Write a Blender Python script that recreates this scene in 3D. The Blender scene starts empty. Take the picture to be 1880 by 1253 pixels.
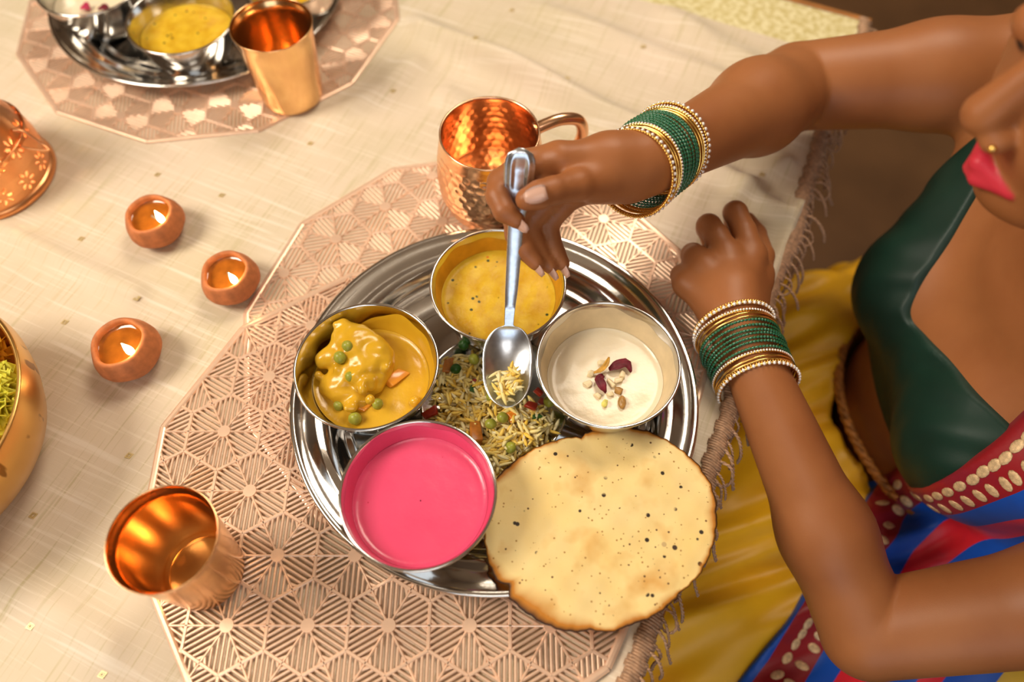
import bpy, math, random
import numpy as np
from mathutils import Vector, Matrix

random.seed(7); rng = np.random.default_rng(7)
R = math.radians
SC = bpy.context.scene
COL = SC.collection

# ------------------------------------------------------------------ camera
CAM_H, F_PX, TILT = 0.61, 1462.0, R(30)
cam = bpy.data.cameras.new('camera'); cam.sensor_width = 36.0
cam.lens = F_PX * 36.0 / 1880.0
cam.clip_start = 0.02
camo = bpy.data.objects.new('camera', cam); COL.objects.link(camo)
camo.location = (0, 0, CAM_H); camo.rotation_euler = (TILT, 0, 0)
cam.dof.use_dof = True; cam.dof.focus_distance = 0.632; cam.dof.aperture_fstop = 2.5
SC.camera = camo
# ------------------------------------------------------------------ world, lights, exposure
SC.view_settings.view_transform = 'Standard'; SC.view_settings.look = 'None'
SC.view_settings.gamma = 1.0; SC.view_settings.use_curve_mapping = False
SC.view_settings.exposure = 0.32
world = bpy.data.worlds.new('world'); SC.world = world; world.use_nodes = True
world.node_tree.nodes['Background'].inputs[0].default_value = (0.9, 0.75, 0.6, 1)
world.node_tree.nodes['Background'].inputs[1].default_value = 0.12
def area(name, loc, target, size, power, col, sy=None):
    l = bpy.data.lights.new(name, 'AREA'); l.energy = power; l.color = col; l.size = size
    if sy: l.shape = 'RECTANGLE'; l.size_y = sy
    o = bpy.data.objects.new(name, l); COL.objects.link(o); o.location = loc
    o.rotation_euler = (Vector(target) - Vector(loc)).to_track_quat('-Z', 'Y').to_euler()
    return o
area('window_light_left', (-1.40, 0.20, 1.45), (0, 0.3, 0), 0.7, 27, (1.0, 0.89, 0.74))
area('ceiling_light_back', (0.35, 1.25, 1.62), (0.2, 0.35, 0), 0.7, 18, (1.0, 0.87, 0.70))
area('ceiling_light_front', (0.15, -0.95, 1.62), (0.15, 0.3, 0), 0.9, 6, (1.0, 0.93, 0.85))
area('window_light_front', (0.0, -2.25, 0.60), (0.05, 0.3, 0.15), 1.5, 11, (0.72, 0.86, 1.0))

def at(px, py, z=0.0):
    """world point at height z on the sight line of photo pixel (px, py)"""
    u, v = px - 940.0, py - 626.5
    s, c = math.sin(TILT), math.cos(TILT)
    r = (u, F_PX * s - v * c, -F_PX * c - v * s)
    t = (z - CAM_H) / r[2]
    return np.array([r[0] * t, r[1] * t, z])
def atl(*ps): return [at(*p) for p in ps]

# ------------------------------------------------------------------ materials
MATS = {}
def _mix(nt, a, b, fac):
    m = nt.nodes.new('ShaderNodeMix'); m.data_type = 'RGBA'
    for s, v in ((6, a), (7, b), (0, fac)):
        if hasattr(v, 'is_output'): nt.links.new(v, m.inputs[s])
        else: m.inputs[s].default_value = v if s == 0 else (*v, 1)
    return m.outputs[2]
def _noise(nt, scale, detail=3, vec=None, rough=.5):
    n = nt.nodes.new('ShaderNodeTexNoise'); n.inputs['Scale'].default_value = scale
    n.inputs['Detail'].default_value = detail; n.inputs['Roughness'].default_value = rough
    if vec is not None: nt.links.new(vec, n.inputs['Vector'])
    return n.outputs['Fac']
def _ramp(nt, src, stops):
    r = nt.nodes.new('ShaderNodeValToRGB'); e = r.color_ramp.elements
    while len(e) < len(stops): e.new(0.5)
    for i, (p, c) in enumerate(stops):
        e[i].position = p; e[i].color = (*c, 1) if len(c) == 3 else c
    nt.links.new(src, r.inputs[0]); return r.outputs[0]
def _attr(nt, name):
    a = nt.nodes.new('ShaderNodeAttribute'); a.attribute_name = name; return a
def _math(nt, op, a, b=None):
    m = nt.nodes.new('ShaderNodeMath'); m.operation = op
    for i, v in enumerate((a, b)):
        if v is None: continue
        if hasattr(v, 'is_output'): nt.links.new(v, m.inputs[i])
        else: m.inputs[i].default_value = v
    return m.outputs[0]
def _bump(nt, h, strength=.3, dist=.001):
    b = nt.nodes.new('ShaderNodeBump'); b.inputs['Strength'].default_value = strength
    b.inputs['Distance'].default_value = dist; nt.links.new(h, b.inputs['Height']); return b.outputs[0]
def _obj(nt): return nt.nodes.new('ShaderNodeTexCoord').outputs['Object']
def _scale(nt, vec, s, rot=(0, 0, 0)):
    m = nt.nodes.new('ShaderNodeMapping'); m.inputs['Scale'].default_value = s
    m.inputs['Rotation'].default_value = rot; nt.links.new(vec, m.inputs['Vector']); return m.outputs[0]
def mat(name, col, rough=.5, metal=0.0, var=0.0, vscale=40, bump=0.0, bscale=200, bdist=.0006, sss=0.0,
        sssr=(.01, .004, .002), coat=0.0, spec=.5, trans=0.0, ior=1.45, emit=None, estr=0.0, sheen=0.0, aniso=0.0):
    m = bpy.data.materials.new(name); m.use_nodes = True; nt = m.node_tree
    b = nt.nodes['Principled BSDF']
    b.inputs['Base Color'].default_value = (*col, 1); b.inputs['Roughness'].default_value = rough
    b.inputs['Metallic'].default_value = metal; b.inputs['Specular IOR Level'].default_value = spec
    b.inputs['IOR'].default_value = ior; b.inputs['Transmission Weight'].default_value = trans
    b.inputs['Coat Weight'].default_value = coat; b.inputs['Coat Roughness'].default_value = .08
    b.inputs['Sheen Weight'].default_value = sheen; b.inputs['Anisotropic'].default_value = aniso
    if sss: 
        b.inputs['Subsurface Weight'].default_value = sss; b.inputs['Subsurface Radius'].default_value = sssr
        b.inputs['Subsurface Scale'].default_value = 1.0
    if emit: b.inputs['Emission Color'].default_value = (*emit, 1); b.inputs['Emission Strength'].default_value = estr
    vec = _obj(nt)
    if var:
        n = _noise(nt, vscale, 4, vec)
        f = _ramp(nt, n, [(.3, (0, 0, 0)), (.7, (1, 1, 1))])
        c = _mix(nt, tuple(x * (1 - var) for x in col), tuple(min(1, x * (1 + var)) for x in col), f)
        nt.links.new(c, b.inputs['Base Color'])
    if bump: nt.links.new(_bump(nt, _noise(nt, bscale, 3, vec), bump, bdist), b.inputs['Normal'])
    MATS[name] = m
    return m
def bsdf(m): return m.node_tree.nodes['Principled BSDF']

steel = mat('stainless_steel', (.64, .62, .59), .12, 1, var=.05, vscale=60, bump=.05, bscale=260)
steel_in = steel
spoon_m = mat('spoon_steel', (.66, .70, .76), .27, 1, var=.12, vscale=180, bump=.06, bscale=500)
copper = mat('polished_copper', (.95, .55, .32), .23, 1, var=.1, vscale=35, bump=.04, bscale=120)
copper_t = mat('tumbler_copper', (.96, .56, .26), .19, 1, var=.14, vscale=30, bump=.05, bscale=90)
copper_l = mat('lantern_copper', (.86, .40, .17), .3, 1, var=.12, vscale=40)
brass = mat('aged_brass', (.72, .42, .13), .28, 1, var=.15, vscale=30)
nt = brass.node_tree                                                   # dark specks of wear
sp = _ramp(nt, _noise(nt, 70, 2, _scale(nt, _obj(nt), (1, 1, .35))), [(.66, (0, 0, 0)), (.70, (1, 1, 1))])
nt.links.new(_mix(nt, (.72, .42, .13), (.28, .13, .03), sp), bsdf(brass).inputs['Base Color'])
clay = mat('terracotta', (.52, .17, .055), .62, 0, var=.25, vscale=120, bump=.35, bscale=500, bdist=.0004)
oil = mat('lamp_oil', (.34, .10, .010), .04, 0, var=.3, vscale=90, coat=.6)
wick_m = mat('cotton_wick', (.35, .25, .15), .9)
flame_m = mat('flame', (1, .8, .4), .5, emit=(1, .78, .42), estr=26)
mat_m = mat('rose_gold_vinyl', (.92, .64, .46), .32, .50, var=.07, vscale=60, bump=.15, bscale=900, bdist=.0003)
wood = mat('table_wood', (.40, .16, .04), .4, 0, var=.3, vscale=25)
floor_m = mat('floor_brown', (.17, .085, .035), .5, 0, var=.2, vscale=6)
wall_m = mat('wall_paint', (.50, .38, .27), .8, 0, var=.05, vscale=3)
ceil_m = mat('ceiling_paint', (.6, .52, .43), .8, 0, var=.03, vscale=3)

skin = mat('skin', (.40, .165, .068), .47, 0, sss=.12, spec=.45)
nt = skin.node_tree; a = _attr(nt, 'lip'); vec = _obj(nt)
n1 = _ramp(nt, _noise(nt, 14, 4, vec), [(.25, (0, 0, 0)), (.75, (1, 1, 1))])
c1 = _mix(nt, (.30, .102, .031), (.385, .146, .049), n1)
hnd = _attr(nt, 'knuckle')
c2 = _mix(nt, c1, (.17, .062, .026), hnd.outputs['Fac'])
c3 = _mix(nt, c2, (.62, .030, .055), a.outputs['Fac'])
dk = _attr(nt, 'brow'); c4 = _mix(nt, c3, (.02, .012, .01), dk.outputs['Fac'])
nt.links.new(c4, bsdf(skin).inputs['Base Color'])
nt.links.new(_bump(nt, _noise(nt, 900, 2, vec), .12, .0004), bsdf(skin).inputs['Normal'])
nail_m = mat('fingernail', (.62, .36, .27), .3, 0, coat=.3, sss=.1)
hair_m = mat('black_hair', (.014, .010, .009), .38, 0, bump=.5, bscale=300)
blouse_m = mat('green_satin', (.004, .026, .016), .5, 0, var=.25, vscale=12, bump=.15, bscale=1200, bdist=.0003)
skirt_m = mat('yellow_silk', (.86, .46, .008), .45, 0, var=.18, vscale=9, sheen=.05, bump=.1, bscale=800, bdist=.0004)
gold = mat('gold_bangle', (.95, .62, .17), .2, 1)
stone_m = mat('clear_rhinestone', (.98, .93, .90), .05, .35, coat=1, spec=1)
green_b = mat('green_bangle_glass', (.004, .12, .045), .18, 0, coat=.8, spec=.7)
rice_m = mat('rice_grain', (.86, .68, .33), .45, 0, sss=.3, sssr=(.003, .0025, .0012), spec=.4)
nt = rice_m.node_tree; g = _attr(nt, 'tint')
nt.links.new(_ramp(nt, g.outputs['Fac'], [(0, (.93, .58, .07)), (.45, (.97, .75, .25)), (1, (.99, .87, .52))]), bsdf(rice_m).inputs['Base Color'])
pea_m = mat('green_pea', (.33, .34, .04), .35, 0, var=.2, vscale=150, sss=.1)
pea_dark = mat('dark_pea', (.03, .11, .015), .35, 0, var=.3, vscale=150)
carrot_m = mat('cooked_carrot', (.80, .25, .02), .35, 0, var=.2, vscale=200, sss=.1)
redveg_m = mat('red_pepper_piece', (.38, .03, .012), .3, 0, var=.3, vscale=200)
onion_m = mat('fried_onion', (.50, .17, .025), .3, 0, var=.35, vscale=150)
herb_m = mat('chopped_herb', (.03, .11, .012), .5, 0, var=.3, vscale=300)
nut_m = mat('chopped_cashew', (.86, .72, .45), .5, 0, var=.08, vscale=300)
pist_m = mat('pistachio_piece', (.75, .70, .18), .5, 0, var=.2, vscale=200)
raisin_m = mat('raisin', (.38, .20, .05), .35, 0, var=.3, vscale=250)
petal_m = mat('dried_rose_petal', (.16, .010, .022), .55, 0, var=.5, vscale=120)
petal_y = mat('petal_base', (.55, .28, .03), .55, 0, var=.3, vscale=200)

def food(name, c1, c2, scale, rough=.25, specks=(), coat=.25, sss=.1):
    m = mat(name, c1, rough, 0, coat=coat, sss=sss, sssr=(.006, .004, .002)); nt = m.node_tree; v = _obj(nt)
    c = _mix(nt, c1, c2, _ramp(nt, _noise(nt, scale, 4, v), [(.3, (0, 0, 0)), (.7, (1, 1, 1))]))
    for (sc, lo, colr) in specks:
        vo = nt.nodes.new('ShaderNodeTexVoronoi'); vo.inputs['Scale'].default_value = sc
        nt.links.new(v, vo.inputs['Vector'])
        r = _ramp(nt, vo.outputs['Distance'], [(lo * .7, (1, 1, 1)), (lo, (0, 0, 0))])
        sel = _ramp(nt, _noise(nt, sc * .35, 1, v), [(.52, (0, 0, 0)), (.56, (1, 1, 1))])
        f = nt.nodes.new('ShaderNodeMix'); f.data_type = 'RGBA'; f.blend_type = 'MULTIPLY'; f.inputs[0].default_value = 1
        nt.links.new(r, f.inputs[6]); nt.links.new(sel, f.inputs[7])
        c = _mix(nt, c, colr, f.outputs[2])
    nt.links.new(c, bsdf(m).inputs['Base Color'])
    nt.links.new(_bump(nt, _noise(nt, scale * 4, 4, v), .35, .0012), bsdf(m).inputs['Normal'])
    return m
dal_m = food('yellow_dal', (.56, .30, .007), (.72, .48, .035), 75, .38, [(120, .20, (.05, .06, .01)), (90, .12, (.70, .18, .01))], coat=0)
bsdf(dal_m).inputs['Specular IOR Level'].default_value = .25
curry_m = food('curry_sauce', (.62, .335, .014), (.68, .40, .024), 35, .25, [], coat=.15)
kheer_m = food('milk_pudding', (.78, .66, .46), (.81, .71, .52), 40, .3, [])
pink_m = food('pink_yogurt', (.75, .066, .165), (.79, .086, .19), 25, .28, [(100, .07, (.5, .01, .04))])
bsdf(pink_m).inputs['Subsurface Radius'].default_value = (.004, .002, .002)
mari_y = mat('yellow_marigold', (.78, .72, .05), .6, 0, var=.15, vscale=80, sss=.15)
mari_o = mat('orange_marigold', (.85, .36, .012), .6, 0, var=.25, vscale=80, sss=.15)

# ------------------------------------------------------------------ mesh helpers
def link(name, me, m=None, parent=None, smooth=True, loc=None):
    o = bpy.data.objects.new(name, me); COL.objects.link(o)
    if m is not None and not me.materials: me.materials.append(m)
    if parent is not None: o.parent = parent
    if loc is not None: o.location = loc
    if smooth: me.shade_smooth()
    return o
def mesh(name, V, F):
    me = bpy.data.meshes.new(name)
    V = np.asarray(V, dtype=np.float32)
    if isinstance(F, np.ndarray) and F.ndim == 2:
        n = F.shape[1]
        me.vertices.add(len(V)); me.vertices.foreach_set('co', V.ravel())
        me.loops.add(F.size); me.loops.foreach_set('vertex_index', F.ravel().astype(np.int32))
        me.polygons.add(len(F)); me.polygons.foreach_set('loop_start', np.arange(0, F.size, n, dtype=np.int32))
        me.update(calc_edges=True); me.validate()
    else:
        me.from_pydata([tuple(map(float, v)) for v in V], [], [tuple(map(int, f)) for f in F])
    return me
def fattr(me, name, vals):
    at_ = me.attributes.new(name, 'FLOAT', 'POINT'); at_.data.foreach_set('value', np.asarray(vals, dtype=np.float32))
def tag(o, label, cat, group=None, kind=None):
    o['label'] = label; o['category'] = cat
    if group: o['group'] = group
    if kind: o['kind'] = kind
    return o
def empty(name, loc, rz=0.0):
    o = bpy.data.objects.new(name, None); COL.objects.link(o); o.location = loc; o.rotation_euler[2] = rz
    o.empty_display_size = .02
    return o
def structure(o): o['kind'] = 'structure'; return o
class MB:
    """collects simple solids into one mesh"""
    def __init__(s): s.v = []; s.f = []
    def add(s, V, F):
        k = len(s.v); s.v += [tuple(map(float, p)) for p in V]; s.f += [tuple(i + k for i in f) for f in F]; return s
    def box(s, c, h, rot=None):
        c = np.array(c); P = [np.array((x * h[0], y * h[1], z * h[2])) for x in (-1, 1) for y in (-1, 1) for z in (-1, 1)]
        if rot is not None: P = [np.array(rot @ Vector(p)) for p in P]
        return s.add([c + p for p in P], [(0, 1, 3, 2), (4, 6, 7, 5), (0, 4, 5, 1), (2, 3, 7, 6), (0, 2, 6, 4), (1, 5, 7, 3)])
    def tube(s, pts, rad, n=8, closed=False, cap=True):
        pts = [np.array(p, float) for p in pts]; N = len(pts)
        rads = rad if hasattr(rad, '__len__') else [rad] * N
        V, F = [], []; ref = None
        for i in range(N):
            a = pts[(i - 1) % N] if (closed or i > 0) else pts[i]; b = pts[(i + 1) % N] if (closed or i < N - 1) else pts[i]
            t = b - a; t /= (np.linalg.norm(t) + 1e-12)
            if ref is None: ref = np.array((0, 0, 1.)) if abs(t[2]) < .9 else np.array((1., 0, 0))
            x = np.cross(t, ref); x /= (np.linalg.norm(x) + 1e-12); y = np.cross(x, t); ref = y
            for k in range(n):
                an = 2 * math.pi * k / n; V.append(pts[i] + rads[i] * (math.cos(an) * x + math.sin(an) * y))
        for i in range(N if closed else N - 1):
            for k in range(n):
                a0, b0 = i * n, ((i + 1) % N) * n
                F.append((a0 + k, b0 + k, b0 + (k + 1) % n, a0 + (k + 1) % n))
        if cap and not closed: F += [tuple(range(n - 1, -1, -1))[::-1], tuple((N - 1) * n + k for k in range(n))[::-1]]
        return s.add(V, F)
    def ball(s, c, r, nu=10, nv=6, rot=None):
        r = np.array(r if hasattr(r, '__len__') else (r, r, r), float); V, F = [], []
        for j in range(1, nv):
            ph = math.pi * j / nv
            for i in range(nu):
                th = 2 * math.pi * i / nu; V.append(np.array((math.sin(ph) * math.cos(th), math.sin(ph) * math.sin(th), math.cos(ph))) * r)
        V += [np.array((0, 0, r[2])), np.array((0, 0, -r[2]))]; T, B = len(V) - 2, len(V) - 1
        for j in range(nv - 2):
            for i in range(nu):
                a, b = j * nu, (j + 1) * nu; k = (i + 1) % nu
                F.append((a + i, b + i, b + k, a + k))
        for i in range(nu):
            k = (i + 1) % nu; F.append((T, i, k)); F.append((B, (nv - 2) * nu + k, (nv - 2) * nu + i))
        if rot is not None: V = [np.array(rot @ Vector(v)) for v in V]
        return s.add([np.array(c) + v for v in V], F)
    def lathe(s, prof, n=64, c=(0, 0, 0), fn=None):
        V, F = [], []; c = np.array(c, float)
        for (r, z) in prof:
            for k in range(n):
                a = 2 * math.pi * k / n
                rr = r if fn is None else r + fn(a, r, z)
                V.append(c + np.array((rr * math.cos(a), rr * math.sin(a), z)))
        for i in range(len(prof) - 1):
            for k in range(n):
                a, b = i * n, (i + 1) * n; k2 = (k + 1) % n; F.append((a + k, a + k2, b + k2, b + k))
        return s.add(V, F)
    def me(s, name): return mesh(name, s.v, s.f)
    def build(s, name, m, parent=None, smooth=True, loc=None): return link(name, s.me(name), m, parent, smooth, loc)
def autosmooth(o, deg=35):
    o.data.shade_smooth()
    try: o.data.set_sharp_from_angle(angle=R(deg))
    except Exception: pass
    return o
def spline(pts, n):
    """Catmull-Rom through pts"""
    P_ = [np.array(p, float) for p in pts]; P_ = [2 * P_[0] - P_[1]] + P_ + [2 * P_[-1] - P_[-2]]; out = []
    seg = len(P_) - 3
    for i in range(n):
        t = i / (n - 1) * seg; k = min(int(t), seg - 1); u = t - k
        a, b, c, d = P_[k:k + 4]
        out.append(.5 * ((2 * b) + (c - a) * u + (2 * a - 5 * b + 4 * c - d) * u * u + (3 * b - a - 3 * c + d) * u ** 3))
    return out

# ------------------------------------------------------------------ implicit surfaces (for bodies, cloth and lumps)
def rcone(a, b, ra, rb): return ('rc', np.array(a, float), np.array(b, float), ra, rb)
def ellip(c, r, M=None): return ('el', np.array(c, float), np.array(r, float), M)
def prim_eval(p, X, Y, Z):
    if p[0] == 'rc':
        _, a, b, ra, rb = p; ba = b - a; L = float(ba @ ba) + 1e-12
        t = np.clip(((X - a[0]) * ba[0] + (Y - a[1]) * ba[1] + (Z - a[2]) * ba[2]) / L, 0, 1)
        return np.sqrt((X - a[0] - t * ba[0]) ** 2 + (Y - a[1] - t * ba[1]) ** 2 + (Z - a[2] - t * ba[2]) ** 2) - (ra + (rb - ra) * t)
    _, c, r, M = p; dx, dy, dz = X - c[0], Y - c[1], Z - c[2]
    if M is not None:
        dx, dy, dz = (M[0][0] * dx + M[0][1] * dy + M[0][2] * dz, M[1][0] * dx + M[1][1] * dy + M[1][2] * dz, M[2][0] * dx + M[2][1] * dy + M[2][2] * dz)
    k0 = np.sqrt((dx / r[0]) ** 2 + (dy / r[1]) ** 2 + (dz / r[2]) ** 2); k1 = np.sqrt((dx / r[0] ** 2) ** 2 + (dy / r[1] ** 2) ** 2 + (dz / r[2] ** 2) ** 2) + 1e-9
    return k0 * (k0 - 1) / k1
def prim_box(p, m):
    if p[0] == 'rc':
        _, a, b, ra, rb = p; return np.minimum(a - ra, b - rb) - m, np.maximum(a + ra, b + rb) + m
    _, c, r, M = p; q = r if M is None else np.full(3, r.max()); return c - q - m, c + q + m
def smin(a, b, k):
    h = np.maximum(k - np.abs(a - b), 0) / k; return np.minimum(a, b) - h * h * k * .25
def smax(a, b, k): return -smin(-a, -b, k)
class Grid:
    def __init__(s, lo, hi, h):
        s.lo = np.array(lo, float); s.h = h; s.n = np.ceil((np.array(hi) - s.lo) / h).astype(int) + 1
        s.ax = [(s.lo[i] + h * np.arange(s.n[i])).astype(np.float32) for i in range(3)]
        s.D = np.full(s.n, .08, np.float32)
    def sub(s, lo, hi):
        a = np.clip(np.floor((lo - s.lo) / s.h).astype(int), 0, s.n); b = np.clip(np.ceil((hi - s.lo) / s.h).astype(int) + 1, 0, s.n)
        sl = tuple(slice(a[i], b[i]) for i in range(3))
        return sl, s.ax[0][sl[0]][:, None, None], s.ax[1][sl[1]][None, :, None], s.ax[2][sl[2]][None, None, :]
    def full(s): return s.ax[0][:, None, None], s.ax[1][None, :, None], s.ax[2][None, None, :]
    def add(s, prims, k):
        for p in prims:
            lo, hi = prim_box(p, k + 3 * s.h)
            sl, X, Y, Z = s.sub(lo, hi)
            if s.D[sl].size: s.D[sl] = smin(s.D[sl], prim_eval(p, X, Y, Z).astype(np.float32), k)
    def merge(s, fn, lo, hi, k):
        sl, X, Y, Z = s.sub(np.array(lo), np.array(hi))
        if s.D[sl].size: s.D[sl] = smin(s.D[sl], fn(X, Y, Z).astype(np.float32), k)
    def mesh(s): return surface_nets(s.D, s.lo, s.h)
def surface_nets(D, lo, h):
    ins = D < 0; nx, ny, nz = D.shape
    cnt = np.zeros((nx - 1, ny - 1, nz - 1), np.int8); corners = [(i, j, k) for i in (0, 1) for j in (0, 1) for k in (0, 1)]
    for (i, j, k) in corners: cnt += ins[i:nx - 1 + i, j:ny - 1 + j, k:nz - 1 + k]
    act = (cnt > 0) & (cnt < 8); I = np.argwhere(act)
    idx = np.full(act.shape, -1, np.int32); idx[act] = np.arange(len(I))
    vals = {c: D[I[:, 0] + c[0], I[:, 1] + c[1], I[:, 2] + c[2]] for c in corners}
    acc = np.zeros((len(I), 3)); w = np.zeros(len(I))
    for ai in range(3):
        for c in corners:
            if c[ai]: continue
            c2 = list(c); c2[ai] = 1; a, b = vals[c], vals[tuple(c2)]; cross = (a < 0) != (b < 0)
            t = np.where(cross, a / np.where(cross, a - b, 1), 0)
            p = np.tile(np.array(c, float), (len(I), 1)); p[:, ai] += t
            acc += p * cross[:, None]; w += cross
    V = lo + h * (I + acc / w[:, None]); Q = []
    for ai in range(3):
        b, c = (ai + 1) % 3, (ai + 2) % 3
        s0 = [slice(None)] * 3; s1 = [slice(None)] * 3; s0[ai] = slice(0, -1); s1[ai] = slice(1, None)
        for o in (b, c): s0[o] = s1[o] = slice(1, -1)
        A, B = ins[tuple(s0)], ins[tuple(s1)]; E = np.argwhere(A != B)
        if not len(E): continue
        flip = A[E[:, 0], E[:, 1], E[:, 2]]
        E = E.copy(); E[:, b] += 1; E[:, c] += 1
        def g(db, dc):
            q = E.copy(); q[:, b] += db; q[:, c] += dc; return idx[q[:, 0], q[:, 1], q[:, 2]]
        q = np.stack([g(-1, -1), g(0, -1), g(0, 0), g(-1, 0)], 1)
        q[~flip] = q[~flip][:, ::-1]; Q.append(q)
    return V, np.concatenate(Q)
def evals(prims, k, X, Y, Z):
    d = None
    for p in prims:
        e = prim_eval(p, X, Y, Z); d = e if d is None else smin(d, e, k)
    return d

# ================================================================== SETTING
FLOOR_Z = -.78
def slab(name, c, h, m): return structure(MB().box(c, h).build(name, m, smooth=False))
slab('floor', (0, .2, FLOOR_Z - .03), (2.6, 2.6, .03), floor_m)
slab('ceiling', (0, .2, 1.75), (2.6, 2.6, .03), ceil_m)
slab('wall_left', (-2.6, .2, .485), (.03, 2.6, 1.27), wall_m)
slab('wall_right', (2.6, .2, .485), (.03, 2.6, 1.27), wall_m)
slab('wall_back', (0, 2.8, .485), (2.6, .03, 1.27), wall_m)
slab('wall_front', (0, -2.4, .485), (2.6, .03, 1.27), wall_m)
# ================================================================== TABLE AND CLOTH
TC = np.array((.413, .772)); E1 = np.array((math.cos(R(65.5)), math.sin(R(65.5)))); E2 = np.array((-E1[1], E1[0]))
def tb(a, b, z=0.0): q = TC + a * E1 + b * E2; return np.array((q[0], q[1], z))
def ab(p): q = np.array(p[:2]) - TC; return float(q @ E1), float(q @ E2)
ROTT = Matrix.Rotation(R(65.5), 3, 'Z')
table = empty('dining_table', tb(-.78, .62, FLOOR_Z)); tag(table, 'wooden dining table under the cream cloth', 'table')
tl = np.array(table.location)
MB().box(tb(-.78, .625, -.0195) - tl, (.795, .623, .016), ROTT).build('tabletop', wood, table, False)
MB().box(tb(-.78, .625, -.075) - tl, (.72, .55, .04), ROTT).build('apron', wood, table, False)
for a in (-1.48, -.08):
    for b in (.09, 1.16):
        MB().box(tb(a, b, (FLOOR_Z - .035) / 2) - tl, (.03, .03, (-.035 - FLOOR_Z) / 2), ROTT).build('leg', wood, table, False)

folds = []                                     # (from, to, height, width) of the soft ridges in the cloth
for (p, q, h, w) in [((690, 20), (1200, 255), .011, .020), ((820, 180), (1130, 330), .0035, .02), ((1290, 300), (1440, 400), .006, .014),
                     ((1230, 30), (1380, 120), .004, .02), ((1000, 20), (1330, 150), .004, .018), ((0, 420), (250, 540), .003, .014), ((1330, 380), (1440, 300), .004, .012),
                     ((0, 1060), (200, 1180), .0025, .02), ((600, 215), (760, 120), .003, .02), ((1390, 560), (1470, 380), .004, .008)]:
    folds.append((at(*p)[:2], at(*q)[:2], h * 2.0, w * .8))
def cloth_h(X, Y, A, B):
    z = np.zeros_like(X)
    for (p, q, h, w) in folds:
        d = q - p; L = d @ d; t = ((X - p[0]) * d[0] + (Y - p[1]) * d[1]) / L
        tc = np.clip(t, 0, 1); dist2 = (X - p[0] - tc * d[0]) ** 2 + (Y - p[1] - tc * d[1]) ** 2
        z += h * np.exp(-dist2 / (w * w)) * (1 + .25 * np.sin(9 * t + 3 * h * 1000))
    z += .0012 * np.sin(A * 41 + 2 * np.sin(B * 17)) * np.exp(-(B / .05) ** 2)
    # flat under everything that stands on it
    for (c, r) in KEEP_FLAT:
        d = np.hypot(X - c[0], Y - c[1]); z *= np.clip((d - r) / .025, 0, 1)
    return z - np.clip((.018 - B) / .018, 0, 1) ** 2 * .004
KEEP_FLAT = [((-.0855, .2225), .215), ((-.032, .362), .215), ((-.349, .806), .225), ((-.331, .472), .03), ((-.248, .409), .03), ((-.322, .334), .03), ((-.505, .57), .07), ((-.50, .28), .09)]
na, nb = 330, 260
av = np.concatenate([np.linspace(-1.575, -1.05, 50, endpoint=False), np.linspace(-1.05, .0, na - 50)]); bv = np.concatenate([np.linspace(.006, .85, nb - 40), np.linspace(.85, 1.24, 41)[1:]])
nb = len(bv); na = len(av)
A, B = np.meshgrid(av, bv, indexing='ij'); X = TC[0] + A * E1[0] + B * E2[0]; Y = TC[1] + A * E1[1] + B * E2[1]; Zc = cloth_h(X, Y, A, B) + .0008
V = np.stack([X, Y, Zc], -1).reshape(-1, 3)
ii, jj = np.meshgrid(np.arange(na - 1), np.arange(nb - 1), indexing='ij'); k0 = (ii * nb + jj).ravel()
F = np.stack([k0, k0 + nb, k0 + nb + 1, k0 + 1], 1)
Vb = V.copy(); Vb[:, 2] = -.0028
# close the cloth into a thin solid: skirt of quads round the border down to a bottom sheet outline
nV = len(V); border = [i * nb for i in range(na)] + [(na - 1) * nb + j for j in range(1, nb)] + [i * nb + nb - 1 for i in range(na - 2, -1, -1)] + [j for j in range(nb - 2, 0, -1)]
Vs = np.concatenate([V, Vb[border]]); nB = len(border)
Fs = np.array([(border[i], border[(i + 1) % nB], nV + (i + 1) % nB, nV + i) for i in range(nB)])[:, ::-1]
cloth_root = empty('tablecloth', tb(-.5, .5, .0)); tag(cloth_root, 'cream woven tablecloth with gold diamonds, gold end border and twisted fringe', 'tablecloth')
cloth_m = mat('cream_weave', (.70, .58, .42), .62, 0, sheen=.2)
nt = cloth_m.node_tree; uv = nt.nodes.new('ShaderNodeUVMap').outputs[0]
c = _mix(nt, (.74, .61, .47), (.62, .53, .36), _ramp(nt, _noise(nt, 7, 3, uv), [(.35, (0, 0, 0)), (.7, (1, 1, 1))]))
for (s, colr, lo, hi) in [((14, 420, 1), (.50, .41, .20), .58, .70), ((420, 12, 1), (.84, .74, .60), .56, .68), ((8, 160, 1), (.52, .44, .24), .60, .72), ((150, 7, 1), (.86, .77, .65), .60, .70)]:
    f = _ramp(nt, _noise(nt, 1.0, 2, _scale(nt, uv, s)), [(lo, (0, 0, 0)), (hi, (.55, .55, .55))])
    c = _mix(nt, c, colr, f)
gb = _ramp(nt, _attr(nt, 'brocade').outputs['Fac'], [(.4, (0, 0, 0)), (.6, (1, 1, 1))])
bro = _mix(nt, (.60, .50, .20), (.80, .72, .42), _ramp(nt, _noise(nt, 130, 3, uv), [(.4, (0, 0, 0)), (.6, (1, 1, 1))]))
nt.links.new(_mix(nt, c, bro, gb), bsdf(cloth_m).inputs['Base Color'])
wv = _math(nt, 'ADD', _noise(nt, 1.0, 2, _scale(nt, uv, (60, 1500, 1))), _noise(nt, 1.0, 2, _scale(nt, uv, (1500, 60, 1))))
nt.links.new(_bump(nt, wv, .3, .0004), bsdf(cloth_m).inputs['Normal'])
me = mesh('cloth', Vs - np.array(cloth_root.location), np.concatenate([F, Fs]))
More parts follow.
